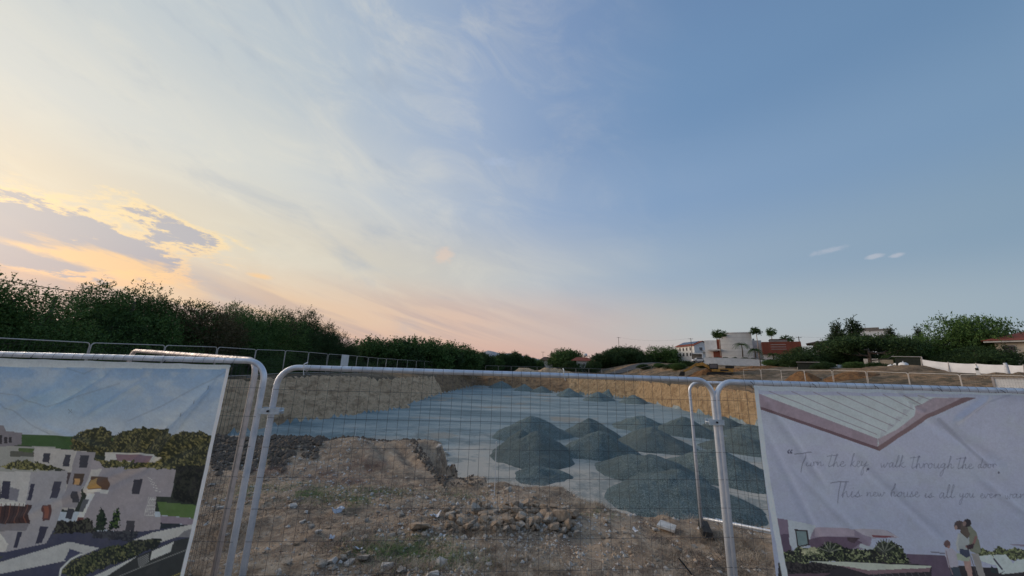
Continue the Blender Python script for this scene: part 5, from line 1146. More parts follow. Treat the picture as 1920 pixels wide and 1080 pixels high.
# --- red roofed villa at the right edge
H5, p5 = house_at(1925, 690, 52, 'house', 'cream villa with red tiled roof at the right edge'); k5 = mpp(52)
bpart(H5, 'wall', 'cream', (-28 * k5, 90 * k5, 0, 9, -3, 48 * k5)); bpart(H5, 'fascia', 'white', (-40 * k5, 100 * k5, -1, 10, 48.1 * k5, 51 * k5))
MB().hull([(-44 * k5, -1.2, 51.1 * k5), (104 * k5, -1.2, 51.1 * k5), (104 * k5, 10.2, 51.1 * k5), (-44 * k5, 10.2, 51.1 * k5)], [(10 * k5, 4, 72 * k5), (50 * k5, 4, 72 * k5), (50 * k5, 5, 72 * k5), (10 * k5, 5, 72 * k5)]).build('roof', M['redroof'], H5)
window(H5, -20 * k5, 14 * k5, 1.2, 2.3); window(H5, 6 * k5, 14 * k5, 1.4, 2.3)
# --- small far houses
H6, p6 = house_at(1093, 690, 138, 'house', 'small white far house with red roof between the distant trees'); k6 = mpp(138)
bpart(H6, 'wall', 'white', (-12 * k6, 12 * k6, 0, 6, -2, 13 * k6)); MB().hull([(-22 * k6, -1, 13 * k6), (24 * k6, -1, 13 * k6), (24 * k6, 8, 13 * k6), (-22 * k6, 8, 13 * k6)], [(-12 * k6, 3, 20 * k6), (8 * k6, 3, 20 * k6), (8 * k6, 4, 20 * k6), (-12 * k6, 4, 20 * k6)]).build('roof', M['redroof'], H6)
window(H6, -9 * k6, 3 * k6, .9, 1.2); window(H6, 0 * k6, 3 * k6, .9, 1.2); window(H6, 6 * k6, 3 * k6, .9, 1.2)
MB().tube([(5 * k6, 2, 22 * k6), (5 * k6, 2, 27 * k6)], .9, 12, True, .6).build('water_tank', M['white'], H6, True)
H7, p7 = house_at(1024, 684, 150, 'house', 'small far house with dark hipped roof left of the red roofed one'); k7 = mpp(150)
bpart(H7, 'wall', 'white', (-10 * k7, 12 * k7, 0, 6, -2, 8 * k7)); MB().hull([(-14 * k7, -1, 8 * k7), (15 * k7, -1, 8 * k7), (15 * k7, 7, 8 * k7), (-14 * k7, 7, 8 * k7)], [(-4 * k7, 3, 15 * k7), (4 * k7, 3, 15 * k7), (4 * k7, 4, 15 * k7), (-4 * k7, 4, 15 * k7)]).build('roof', M['brownroof'], H7)
# ------------------------------------------------------------------ poles and wires
def pole(px, y0, y1, Y, label, arm=False, mat='pole', r=.13):
    a_ = at(px, y1, Y); t_ = at(px, y0, Y); o = empty('utility_pole', a_, label=label, cat='utility pole'); h_ = t_.z - a_.z
    MB().tube([(0, 0, -1), (0, 0, h_)], r, 8, True, r * .7).build('shaft', M[mat], o, True)
    MB().tube([(-.8, 0, h_ - .3), (.8, 0, h_ - .3)], .05, 5).build('crossarm', M[mat], o)
    for s in (-.7, 0, .7): MB().tube([(s, 0, h_ - .25), (s, 0, h_ - .05)], .05, 6).build('insulator', M['slit'], o)
    return Vector((a_.x, a_.y, a_.z + h_ - .1))
w1 = pole(1161, 632, 664, 160, 'wooden utility pole above the distant dark trees'); w2 = pole(1299, 634, 679, 124, 'wooden utility pole beside the white carport')
w3 = pole(1427, 659, 690, 92, 'dark short utility pole in front of the retaining wall'); w4 = pole(1502, 631, 662, 98, 'utility pole right of the modern house'); pole(1018, 659, 676, 155, 'thin distant pole above the dark hipped roof', r=.08)
def cable(a_, b_, sag, label, r=.02):
    pts = [a_.lerp(b_, i / 16) - Vector((0, 0, sag * 4 * (i / 16) * (1 - i / 16))) for i in range(17)]
    MB().tube(pts, r, 4).build('overhead_cable', M['black'], label=label, cat='cable')
cable(w1, w2, 1.2, 'overhead cable from the distant pole to the carport pole', .015)
cable(at(-120, 500, 30), at(260, 556, 46), .5, 'black overhead cable crossing the sky behind the left trees', .045)
cable(w4, at(1990, 600, 70), 1.5, 'overhead cable from the right pole over the conifers', .012)
# ------------------------------------------------------------------ excavator
E, pe = house_at(1349, 706.5, 60, 'excavator', 'yellow tracked excavator with its boom lowered to the left', 'excavator')
for s in (0, 1): 
    y0 = s * 1.9; prof = [(-1.9, .25), (-1.6, 0), (1.5, 0), (1.8, .25), (1.8, .55), (1.5, .75), (-1.6, .75), (-1.9, .5)]
    MB().hull([(x, y0, z) for x, z in prof], [(x, y0 + .5, z) for x, z in prof]).build('track', M['black'], E)
MB().hull([(-1.0, .1, .85), (2.1, .1, .85), (2.1, 2.3, .85), (-1.0, 2.3, .85)], [(-1.0, .1, 1.25), (2.1, .1, 1.5), (2.1, 2.3, 1.5), (-1.0, 2.3, 1.25)]).build('body', M['yellow'], E)
bpart(E, 'counterweight', 'black', (1.0, 2.25, .05, 2.35, 1.45, 1.85)); bpart(E, 'engine_grille', 'black', (.2, 1.4, .06, .098, .95, 1.2)); bpart(E, 'turntable', 'black', (-.7, .7, .5, 1.9, .76, .84))
cb = bpart(E, 'cab', 'black', (-1.35, -.05, .05, 1.1, 1.26, 2.15)); bpart(cb, 'cab_window', 'glass', (-1.25, -.15, .03, .048, 1.45, 2.05))
def beam(pts, w_, nm_):
    b = MB()
    for (x0, z0, t0), (x1, z1, t1) in zip(pts[:-1], pts[1:]): b.hull([(x0, 1.0, z0 - t0), (x1, 1.0, z1 - t1), (x1, 1.0 + w_, z1 - t1), (x0, 1.0 + w_, z0 - t0)], [(x0, 1.0, z0 + t0), (x1, 1.0, z1 + t1), (x1, 1.0 + w_, z1 + t1), (x0, 1.0 + w_, z0 + t0)])
    return b.build(nm_, M['yellow'], E)
beam([(-1.0, 1.2, .22), (-2.3, 2.1, .3), (-3.6, 1.9, .2)], .4, 'boom'); beam([(-3.3, 2.1, .2), (-4.6, 1.2, .22), (-5.6, .65, .14)], .32, 'arm')
MB().hull([(-6.3, .7, -.05), (-5.4, .7, -.05), (-5.3, .7, .7), (-5.9, .7, .75)], [(-6.3, 1.7, -.05), (-5.4, 1.7, -.05), (-5.3, 1.7, .7), (-5.9, 1.7, .75)]).build('bucket', M['black'], E)
MB().tube([(-1.1, 1.2, 1.1), (-2.4, 1.2, 1.7)], .09, 8).build('hydraulic_cylinder', M['black'], E); MB().tube([(-2.6, 1.2, 2.5), (-4.2, 1.2, 1.75)], .08, 8).build('hydraulic_cylinder', M['black'], E)
# ------------------------------------------------------------------ spoil mounds
def mound(px, py, Y, wm, dm, label, mat='spoil', base=None, seed=0, hmin=.6):
    p = at(px, py, Y); z0 = Hz(p.x, p.y) - .15; hh = max(hmin, p.z - z0)
    n = 40; mr = 16; T, A_ = np.meshgrid(np.linspace(0, 1, mr), np.linspace(0, 2 * np.pi, n, endpoint=False), indexing='ij')
    x = T * wm / 2 * np.cos(A_) * (1 + .12 * np.sin(3 * A_ + seed)); y = T * dm / 2 * np.sin(A_) * (1 + .1 * np.sin(2 * A_ + seed)); z = hh * np.clip(1 - T ** 1.6, 0, 1) * (1 + 1.1 * fbm(x * .5 + seed * 7, y * .5, 70 + seed, 4)) + fbm(x * 2, y * 2, 75, 3) * .3 * (1 - T)
    i, j = np.meshgrid(np.arange(mr - 1), np.arange(n), indexing='ij'); q = np.stack([i * n + j, (i + 1) * n + j, (i + 1) * n + (j + 1) % n, i * n + (j + 1) % n], -1).reshape(-1, 4)
    z = np.where(T > .97, -.3, z) + H(x + p.x, y + p.y) - z0 - .04
    o = link('soil_mound', np_mesh('soil_mound', np.stack([x, y, z], -1).reshape(-1, 3), q, M[mat]), label=label, cat='soil mound'); o.location = (p.x, p.y, z0)
mound(1322, 690, 63, 7, 4, 'orange brown spoil mound right behind the excavator boom', seed=1)
mound(1400, 689, 66, 13, 6, 'long orange brown spoil mound right of the excavator', seed=2)
mound(1590, 702, 44, 6.5, 4, 'bright orange spoil mound behind the right rim fence', seed=3)
mound(1500, 698, 47, 4, 4, 'small orange spoil mound behind the right rim fence, left of the bright one', seed=4)
mound(1905, 700, 36, 9, 4, 'low brown spoil bank at the right edge below the hoarding', 'bank_b', seed=5)
mound(988, 689, 102, 9, 4, 'low sandy mound behind the far fence, left one', 'bank_l', seed=6); mound(1035, 690, 104, 14, 4, 'long low sandy mound behind the far fence, right one', 'bank_l', seed=7)
mound(1700, 700, 46, 14, 6, 'long brown earth bank behind the right rim fence', 'bank_b', seed=8)
# road behind the far fence and up the hill
def road(pts, w_, name='road', mat='asphalt', kind='structure'):
    P = [Vector(p) for p in pts]; Q = []
    for a, b_ in zip(P[:-1], P[1:]):
        n_ = max(1, int((b_ - a).length / 2)); Q += [a.lerp(b_, i / n_) for i in range(n_)]
    Q.append(P[-1]); vs = []; fs = []
    for i, c in enumerate(Q):
        d = (Q[min(i + 1, len(Q) - 1)] - Q[max(i - 1, 0)]).normalized(); nn = Vector((-d.y, d.x))
        for s in (-1, -.5, 0, .5, 1): v = c + nn * s * w_ / 2; vs.append((v.x, v.y, Hz(v.x, v.y)))
        m_ = max(v[2] for v in vs[-5:]); vs[-5:] = [(v[0], v[1], m_ + .12) for v in vs[-5:]]
    for i in range(len(Q) - 1):
        for j in range(4): a = i * 5 + j; fs.append((a, a + 1, a + 6, a + 5))
    return MB().add(vs, fs).build(name, M[mat], kind=kind)
road([(-12, 118), (20, 116), (34, 116), (52, 124), (66, 130)], 6)
# ------------------------------------------------------------------ white hoarding, sacks, blocks, gate on the right
hp = [(1729, 674, 698, 46), (1780, 680, 702, 43.5), (1832, 682, 706, 41), (1888, 684, 709, 38.5), (1922, 685, 711, 37), (1990, 690, 716, 34.5)]
for i in range(5):
    (a, t0, b0, Ya), (c, t1, b1, Yc) = hp[i], hp[i + 1]
    o = empty('hoarding_sheet', at(a, b0, Ya), label=('first', 'second', 'third', 'fourth', 'fifth')[i] + ' sagging white hoarding sheet from the left under the trees', cat='hoarding', group='white hoarding sheets under the trees at right')
    n = 14; vs = []; fs = []; org = at(a, b0, Ya)
    for u_ in range(n + 1):
        f = u_ / n; T_ = at(a + (c - a) * f, t0 + (t1 - t0) * f, Ya + (Yc - Ya) * f); B_ = at(a + (c - a) * f, b0 + (b1 - b0) * f, Ya + (Yc - Ya) * f); T_.x *= 1; 
        B_.x, B_.y = T_.x, T_.y
        for v_ in range(7):
            g_ = v_ / 6; p = T_.lerp(B_, g_); p.y += .10 * math.sin(f * 9 + g_ * 3 + i) * math.sin(math.pi * g_); p.z -= .06 * math.sin(math.pi * f) * (1 - g_); vs.append(p - org)
    for u_ in range(n):
        for v_ in range(6): q = u_ * 7 + v_; fs.append((q, q + 1, q + 8, q + 7))
    MB().add(vs, fs).build('sheet', M['whiteb'], o, True); MB().tube([(0, .12, -1), at(a, t0 - 1.5, Ya) - org + Vector((0, .12, 0))], .05, 6).build('post', M['slit'], o)
def sack(px, py, Y, w_, h_, label, name='builders_sack', mat='white', taper=.8):
    p = at(px, py, Y); o = empty(name, p, random.uniform(-.4, .4), label=label, cat='sack' if 'sack' in name else 'block')
    b = MB(); n = 12; rings = []
    for z, f in ((-.3, .9), (0, 1), (h_ * .5, 1.06), (h_ * .9, .95 * taper), (h_, .6 * taper)): rings.append([(w_ / 2 * f * abs(math.cos(t)) ** .5 * (1 if math.cos(t) > 0 else -1), w_ / 2 * f * abs(math.sin(t)) ** .5 * (1 if math.sin(t) > 0 else -1), z) for t in [2 * math.pi * i / n for i in range(n)]])
    vs = [v for r_ in rings for v in r_]; fs = [(i * n + k, i * n + (k + 1) % n, (i + 1) * n + (k + 1) % n, (i + 1) * n + k) for i in range(4) for k in range(n)] + [tuple(range(4 * n, 5 * n))]
    b.add(vs, fs).build('bag' if 'sack' in name else 'body', M[mat], o, True)
    if 'sack' in name: MB().tube([(-w_ * .3, 0, h_ * .85), (0, 0, h_ * 1.15), (w_ * .3, 0, h_ * .85)], .03, 5).build('loop', M['whiteb'], o)
sack(1672, 695, 50, .7, .8, 'upright white builders sack, leftmost under the dark tree'); sack(1684, 690, 52, .9, .7, 'cream topped white sack lying behind the leftmost one'); sack(1697, 697, 49, 1.0, 1.25, 'tallest white sack in the middle of the sack group'); sack(1686, 698, 48, .9, .5, 'low slumped white sack in front of the tallest sack'); sack(1712, 698, 48, .9, .5, 'low slumped white sack, rightmost of the sack group')
for px, lab, w_ in ((1546, 'white tapered concrete block, leftmost below the conifers', 1.0), (1561, 'white tapered concrete block, second from the left below the conifers', 1.0), (1573, 'wide low white block below the conifers', 1.4), (1502, 'small white block by the dark shade net shed', .7)):
    p = at(px, 694, 58); o = empty('concrete_block', p, .1, label=lab, cat='block'); MB().hull([(-w_ / 2, -.4, -.5), (w_ / 2, -.4, -.5), (w_ / 2, .4, -.5), (-w_ / 2, .4, -.5)], [(-w_ * .34, -.25, .85), (w_ * .34, -.25, .85), (w_ * .34, .25, .85), (-w_ * .34, .25, .85)]).build('body', M['white'], o); bpart(o, 'lifting_eye', 'black', (-.05, .05, -.02, .02, .86, .93))
S_, ps = house_at(1517, 694, 56, 'shade_shed', 'low black shade net shed under the dense shrub', 'shed')
k8 = mpp(56); bpart(S_, 'net_wall', 'dark', (-16 * k8, 16 * k8, 0, 3, -.6, 14 * k8)); MB().hull([(-17 * k8, -.3, 14 * k8 + .01), (17 * k8, -.3, 14 * k8 + .01), (17 * k8, 3.3, 14 * k8 + .01), (-17 * k8, 3.3, 14 * k8 + .01)], [(-17 * k8, -.3, 14 * k8 + .08), (17 * k8, -.3, 14 * k8 + .08), (17 * k8, 3.3, 14 * k8 + .08), (-17 * k8, 3.3, 14 * k8 + .08)]).build('roof', M['slit'], S_)
lw, _ = house_at(1650, 691, 67, 'garden_wall', 'low white wall pieces behind the pale trunk', 'wall'); k9 = mpp(60)
bpart(lw, 'wall_panel', 'white', (-22 * k9, -1 * k9, 0, .25, -.6, 20 * k9)); bpart(lw, 'wall_panel', 'cream', (0, 21 * k9, 0.05, .3, -.6, 18 * k9)); bpart(lw, 'pillar', 'white', (-1 * k9 + .01, -.01, -.05, .35, -.6, 21 * k9))
g, _ = house_at(1710, 698, 50, 'site_gate', 'dark net covered gate with pale frame at the left end of the hoarding', 'gate'); kg = mpp(50)
bpart(g, 'net', 'dark', (-18 * kg, 15 * kg, .02, .06, .1, 26 * kg)); MB().tube([(16 * kg, 0, -.5), (16 * kg, 0, 28 * kg)], .07, 8).build('post', M['slit'], g); MB().tube([(-22 * kg, 0, 29 * kg), (16 * kg, 0, 28 * kg)], .05, 8).build('top_bar', M['slit'], g)
u5, pu = house_at(1892, 709, 36, 'folded_parasol', 'folded white parasol standing against the hoarding', 'parasol')
MB().tube([(0, -.3, -.2), (0, -.3, .3)], .03, 6).build('pole', M['pole'], u5); MB().tube([(0, -.3, .25), (0, -.3, .6), (.03, -.3, 1.2), (0, -.3, 1.5)], .2, 10, True, .12).build('canopy', M['paper'], u5, True)
l5, pl = house_at(1836, 708, 39, 'garden_lamp', 'white pillar lamp with dark lantern before the hoarding', 'lamp')
MB().hull([(-.16, -.46, -.3), (.16, -.46, -.3), (.16, -.14, -.3), (-.16, -.14, -.3)], [(-.13, -.43, .75), (.13, -.43, .75), (.13, -.17, .75), (-.13, -.17, .75)]).build('pillar', M['white'], l5); bpart(l5, 'lantern', 'dark', (-.12, .12, -.42, -.18, .76, 1.02)); MB().tube([(0, -.3, 1.03), (0, -.3, 1.3)], .16, 8, True, .04).build('cap', M['white'], l5)
cn, _ = house_at(1930, 735, 24.5, 'site_container', 'white site container corner at the right edge below the hoarding', 'container')
bpart(cn, 'body', 'white', (-1.3, 3, 0, 2.2, -1, .86)); bpart(cn, 'frame_post', 'slit', (-1.42, -1.31, -.05, .06, -1, .95)); bpart(cn, 'top_rail', 'slit', (-1.305, 3, -.05, .06, .865, .93))

# ------------------------------------------------------------------ foreground: stones, clods, weeds, litter
def rock_mesh(seed, sub_=2, flat=.7):
    import bmesh
    bm = bmesh.new(); rs = random.Random(seed)
    for _ in range(15):
        v = Vector((rs.gauss(0, 1), rs.gauss(0, 1), rs.gauss(0, 1))).normalized(); bm.verts.new(Vector((max(-.8, min(.8, v.x * 1.25)), max(-.8, min(.8, v.y * 1.25)), max(-.62, min(.62, v.z * 1.25)))) * .5 * rs.uniform(.82, 1.05))
    r_ = bmesh.ops.convex_hull(bm, input=bm.verts); bmesh.ops.delete(bm, geom=list({g for g in r_['geom_interior'] if isinstance(g, bmesh.types.BMVert)}), context='VERTS')
    bmesh.ops.bevel(bm, geom=bm.edges[:], offset=.02, segments=1, affect='EDGES')
    for v in bm.verts: v.co.z *= flat
    me = bpy.data.meshes.new('stone'); bm.to_mesh(me); bm.free(); return me
    pl_ = [(Vector((rs.gauss(0, 1), rs.gauss(0, 1), rs.gauss(0, 1))).normalized(), rs.uniform(.18, .36)) for _ in range(10)]
    for v in bm.verts:
        c = v.co.copy()
        for n_, d_ in pl_:
            q = c.dot(n_)
            if q > d_: c -= n_ * (q - d_)
        c *= 1 + rs.uniform(-.03, .03); v.co = Vector((c.x, c.y, c.z * flat))
    me = bpy.data.meshes.new('stone'); bm.to_mesh(me); bm.free(); return me
RK = [rock_mesh(100 + i, 2, .55 + .1 * (i % 4)) for i in range(8)]
def setmat(me, mat): c = me.copy(); c.materials.append(M[mat]); return c
RW = [setmat(r, 'stonew') for r in RK]; RS = [setmat(r, 'stone') for r in RK]; RT_ = [setmat(r, 'stoneb') for r in RK]
def ground_hit(px, py):
    p = at_z(px, py, 0)
    for _ in range(4): p = at_z(px, py, Hz(p.x, p.y))
    return p
def stone(px, py, spx, label, set_=RW, fl=1.0, group=None, parent=None, lift=.25, name='stone'):
    p = ground_hit(px, py + spx * .2); s = spx / F * ((p.y) * .974 - .46) * 1.18
    o = link(name, random.choice(set_), None)
    if label: tag(o, label, 'stone', group)
    o.scale = (s, s * random.uniform(.7, 1), s * fl); o.rotation_euler = (random.uniform(-.3, .3), random.uniform(-.3, .3), random.uniform(0, 6.28)); o.location = (p.x, p.y, p.z + s * lift * fl * .6)
    return o
BIGS = [(547, 948, 17, 'pale stone left of the green weeds near the middle panel post', RW), (622, 1051, 22, 'rounded pale stone, leftmost of the row at the bottom left', RW), (645, 1043, 18, 'greenish grey stone in the row beside the rounded pale one', RS), (655, 1054, 19, 'angular white stone in the bottom left row', RW), (681, 1045, 24, 'grey blocky stone below the crumpled paper', RS), (727, 1059, 28, 'largest pale rounded stone of the bottom left group', RW), (751, 1068, 19, 'pale stone touching the largest rounded one', RW), (826, 1054, 26, 'isolated pale blocky stone at the bottom near the green weeds', RW), (812, 1077, 34, 'big pale stone cut off by the bottom edge', RW), (871, 1007, 18, 'upright white stone right of the cracked clod', RW), (785, 982, 42, 'flat cracked tan clod left of the stone heap', RT_), (538, 1054, 18, 'flat grey stone near the bottom left fence post', RS), (521, 1072, 16, 'small pale stone at the bottom left corner of the weeds', RW), (415, 951, 15, 'white stone seen between the left banner and the posts', RW), (606, 1056, 19, 'dark grey stone left of the rounded pale one', RS), (752, 964, 17, 'half buried pale stone in the middle of the dirt', RS), (682, 1008, 16, 'grey stone beside the orange straw', RS), (1194, 946, 20, 'tan stone alone on the dirt edge above the pit', RT_), (1249, 1066, 13, 'round white pebble low in the middle right', RW), (916, 1057, 13, 'small white stone right of the bottom centre weeds', RW), (573, 961, 11, 'tiny pale stone above the left weeds', RW), (1184, 1036, 10, 'small tan stone in the bare dirt on the right', RT_)]
for a in BIGS: stone(a[0], a[1], a[2], a[3], a[4], .5 if 'flat' in a[3] else .78)
# white broken slab
p = ground_hit(1250, 992); o = empty('broken_slab', (p.x, p.y, p.z + .03), R(-25), label='white broken paving slab lying tilted on the dirt', cat='slab'); o.rotation_euler = (R(8), R(6), R(-25))
MB().hull([(-.125, -.08, 0), (.1, -.1, 0), (.12, .06, 0), (-.08, .09, 0)], [(-.12, -.08, .028), (.1, -.095, .03), (.12, .055, .028), (-.08, .085, .026)]).build('slab', M['stonew'], o)
# heap of stones
ph = ground_hit(925, 982); heap = empty('stone_heap', ph, label='low heap of tan broken stones in the middle of the foreground', cat='stone heap')
rs = random.Random(5)
for i in range(190):
    t = rs.random(); px = 838 + 240 * t + rs.uniform(-8, 8); py = 950 + rs.random() ** 1.1 * 52 - 6 * math.sin(t * 3.1) + 6 * t
    if px < 880 and py < 958: continue
    s_px = rs.choice((7, 8, 10, 12, 14, 17, 21)); p = ground_hit(px, py); s = s_px / F * (p.y * .974 - .46) * 1.2
    o = link('stone', (RT_ if rs.random() < .75 else RS)[rs.randrange(8)], None, heap)
    o.scale = (s, s * rs.uniform(.65, 1), s * rs.uniform(.8, 1.2)); o.rotation_euler = (rs.uniform(-.5, .5), rs.uniform(-.5, .5), rs.uniform(0, 6.3)); o.location = Vector((p.x, p.y, p.z + s * .2 + .03 * rs.random())) - ph
for (px, py, s_px) in ((1052, 972, 34), (1040, 990, 24), (905, 968, 24), (930, 985, 22), (870, 977, 22), (975, 974, 24)):
    p = ground_hit(px, py + 6); s = s_px / F * (p.y * .974 - .46) * 1.15; o = link('stone', RT_[s_px % 8], None, heap); o.scale = (s, s * .8, s * 1.1); o.rotation_euler = (.2, .3, px); o.location = Vector((p.x, p.y, p.z + s * .3)) - ph
# scattered small stones: the larger ones one by one, the rest as one mass
cnt = 0
for i in range(1500):
    if cnt >= 170: break
    px = rs.uniform(380, 1470); py = 905 + 175 * rs.random() ** .8; p = ground_hit(px, py)
    if p.y < 3.3 or pit_sdf([p.x], [p.y])[0][0] < 1.4: continue
    cnt += 1; w_ = rs.random()
    q_ = 0 if w_ < .3 else 1 if w_ < .65 else 2
    stone(px, py, 6 + 8 * rs.random() ** 2, 'small ' + ('white', 'grey', 'tan')[q_] + ' loose stone half sunk in the weedy dirt', (RW, RS, RT_)[q_], .8, 'small loose ' + ('white', 'grey', 'tan')[q_] + ' stones on the foreground dirt', lift=.15)
def scatter(n, cond, seed, ymin=3.2, ymax=12.5, dens=1.7):
    r_ = np.random.RandomState(seed); out = []
    k = n * 4; Y = ymin + (ymax - ymin) * r_.random(k) ** dens; X = (r_.random(k) * 2 - 1) * Y * 1.05
    d = pit_sdf(X, Y)[0]; m_ = (d > 0.7) & cond(X, Y, r_); X = X[m_][:n]; Y = Y[m_][:n]; return X, Y, H(X, Y), r_
def pebbles():
    X, Y, Z, r_ = scatter(17000, lambda x, y, r: r.random(len(x)) < np.clip(.35 + 2.5 * fbm(x * .8, y * .8, 61, 3), .05, 1), 3)
    n = len(X); s = 0.006 + 0.028 * r_.random(n) ** 3; oc = np.array([(1, 0, 0), (0, 1, 0), (-1, 0, 0), (0, -1, 0), (.1, .1, .8), (.0, 0, -.6)]); fc_ = [(0, 1, 4), (1, 2, 4), (2, 3, 4), (3, 0, 4)]
    V_ = oc[None] * (0.7 + .6 * r_.random((n, 6, 1))) * s[:, None, None]; a = r_.random(n) * 6.3; ca, sa = np.cos(a), np.sin(a); x_ = V_[..., 0] * ca[:, None] - V_[..., 1] * sa[:, None]; y_ = V_[..., 0] * sa[:, None] + V_[..., 1] * ca[:, None]
    V_ = np.stack([x_ + X[:, None], y_ + Y[:, None], V_[..., 2] + Z[:, None] + .001], -1); q = np.array(fc_)[None] + (np.arange(n) * 6)[:, None, None]
    for j, mt in enumerate(('stonew', 'stone', 'stoneb')):
        k = np.arange(n) % 3 == j
        idx = np.where(k)[0]; qq = np.array(fc_)[None] + (np.arange(len(idx)) * 6)[:, None, None]
        link('pebbles', np_mesh('pebbles', V_[idx].reshape(-1, 3), qq.reshape(-1, 3), M[mt], False), label=('white', 'grey', 'tan')[j] + ' pebbles strewn over the foreground dirt', kind='stuff')
pebbles()
def blades(name, X, Y, Z, r_, L0, L1, w_, upr, mat, label, curl=.3):
    n = len(X); a = r_.random(n) * 6.283; L_ = L0 + (L1 - L0) * r_.random(n); e = upr * (0.3 + .9 * r_.random(n)); e = np.clip(e, .02, 1.5)
    d = np.stack([np.cos(a) * np.cos(e), np.sin(a) * np.cos(e), np.sin(e)], -1); s = np.stack([-np.sin(a), np.cos(a), 0 * a], -1) * w_
    P0 = np.stack([X, Y, Z - .004], -1); P1 = P0 + d * L_[:, None] * .55; d2 = d + np.stack([r_.normal(size=n) * curl, r_.normal(size=n) * curl, -np.abs(r_.normal(size=n)) * curl * .5], -1); P2_ = P1 + d2 * L_[:, None] * .45
    P1[:, 2] = np.maximum(P1[:, 2], Z + .006); P2_[:, 2] = np.maximum(P2_[:, 2], Z + .004)
    v = np.stack([P0 - s, P0 + s, P1 + s * .8, P1 - s * .8, P2_ + s * .25, P2_ - s * .25], 1).reshape(-1, 3); b = (np.arange(n) * 6)[:, None]
    q = np.concatenate([b + np.array([0, 1, 2, 3]), b + np.array([3, 2, 4, 5])], 0)
    return link(name, np_mesh(name, v, q, M[mat], False), label=label, kind='stuff')
dens = lambda x, y, r: r.random(len(x)) < np.clip(.30 + 4.5 * fbm(x * .8, y * .8, 91, 4), .02, 1)
X, Y, Z, r_ = scatter(80000, dens, 11); blades('dry_straw', X, Y, Z, r_, .03, .19, .0017, .25, 'straw', 'dry straw and twigs matted over the foreground dirt')
X, Y, Z, r_ = scatter(34000, lambda x, y, r: r.random(len(x)) < np.clip(.12 + 5 * fbm(x * .9 + 7, y * .9, 97, 4), .0, 1), 15); blades('dark_twigs', X, Y, Z, r_, .03, .16, .0019, .3, 'darktwig', 'dark dead twigs and litter matted over the foreground dirt')
X, Y, Z, r_ = scatter(9000, lambda x, y, r: r.random(len(x)) < np.clip(.1 + 4 * fbm(x * .6, y * .9, 95, 3), .0, 1), 12); blades('dry_weeds', X, Y, Z, r_, .03, .12, .0012, .8, 'redstraw', 'reddish dry weeds standing on the foreground dirt', .5)
def patch(px, py, rx, ry, n, seed, L0, L1, upr, mat, name, label, w_=.0016, curl=.4):
    c = ground_hit(px, py); r = np.random.RandomState(seed); k = c.y / F; X = c.x + r.normal(size=n) * rx * k * .5; yb = (at_z(px, py - ry, 0).y - at_z(px, py + ry, 0).y) / 2; Y = c.y + r.normal(size=n) * yb * .5
    m_ = fbm(X * 5, Y * 5, seed, 3) > -.12; X = X[m_]; Y = Y[m_]; m_ = pit_sdf(X, Y)[0] > .5; X = X[m_]; Y = Y[m_]
    return blades(name, X, Y, H(X, Y), r, L0, L1, w_, upr, mat, label, curl)
for i, (px, py, rx, ry, n, lab) in enumerate([(575, 925, 60, 18, 2600, 'left of the middle, below the berm'), (655, 940, 50, 16, 1800, 'between the pale stones and the berm'), (720, 925, 60, 14, 1400, 'in the middle left'), (750, 1030, 90, 26, 4200, 'around the stones at the bottom left'), (830, 1050, 90, 22, 2600, 'at the bottom below the stone heap'), (505, 858, 30, 12, 700, 'yellowish at the dark soil by the post'), (860, 930, 60, 16, 700, 'left of the stone heap top'), (1120, 965, 30, 10, 400, 'right of the stone heap'), (470, 920, 50, 16, 900, 'beside the left posts')]):
    patch(px, py, rx, ry, n, 200 + i, .015, .07, .9, 'grass', 'green_weeds', 'patch of short green weeds ' + lab, .0016)
for i, (px, py, rx, ry, n, lab, mt) in enumerate([(685, 878, 44, 10, 1500, 'on the pale slope left of centre', 'redstraw'), (510, 885, 40, 12, 1000, 'beside the left posts', 'redstraw'), (600, 890, 40, 10, 700, 'left on the slope foot', 'redstraw'), (660, 905, 80, 10, 900, 'in a long band below the slope', 'redstraw'), (1040, 908, 50, 10, 1500, 'on the edge below the small gravel heap', 'redstraw'), (1130, 916, 46, 10, 1300, 'on the edge before the large gravel heaps', 'redstraw'), (1110, 950, 60, 16, 1300, 'right above the stone heap', 'straw'), (990, 1062, 60, 26, 3600, 'tangled at the bottom centre', 'straw'), (1345, 1012, 70, 18, 2200, 'around the black foot behind the right posts', 'straw'), (1400, 1040, 50, 24, 1500, 'under the bottom rail at right', 'straw'), (1230, 1035, 60, 16, 900, 'on the bare dirt at right', 'straw'), (900, 1000, 60, 10, 900, 'below the stone heap', 'straw'), (700, 1020, 60, 14, 800, 'by the orange straw', 'straw'), (780, 1065, 120, 16, 1600, 'at the bottom left of centre', 'straw'), (1330, 975, 100, 8, 1100, 'along the dirt edge at right', 'straw'), (930, 912, 80, 8, 900, 'along the dirt edge at centre', 'straw'), (440, 1000, 60, 40, 1500, 'behind the left posts', 'straw')]):
    patch(px, py, rx, ry, n, 300 + i, .04, .17, .8, mt, 'dry_shrub', 'tangle of dry weeds ' + lab, .0013, .7)
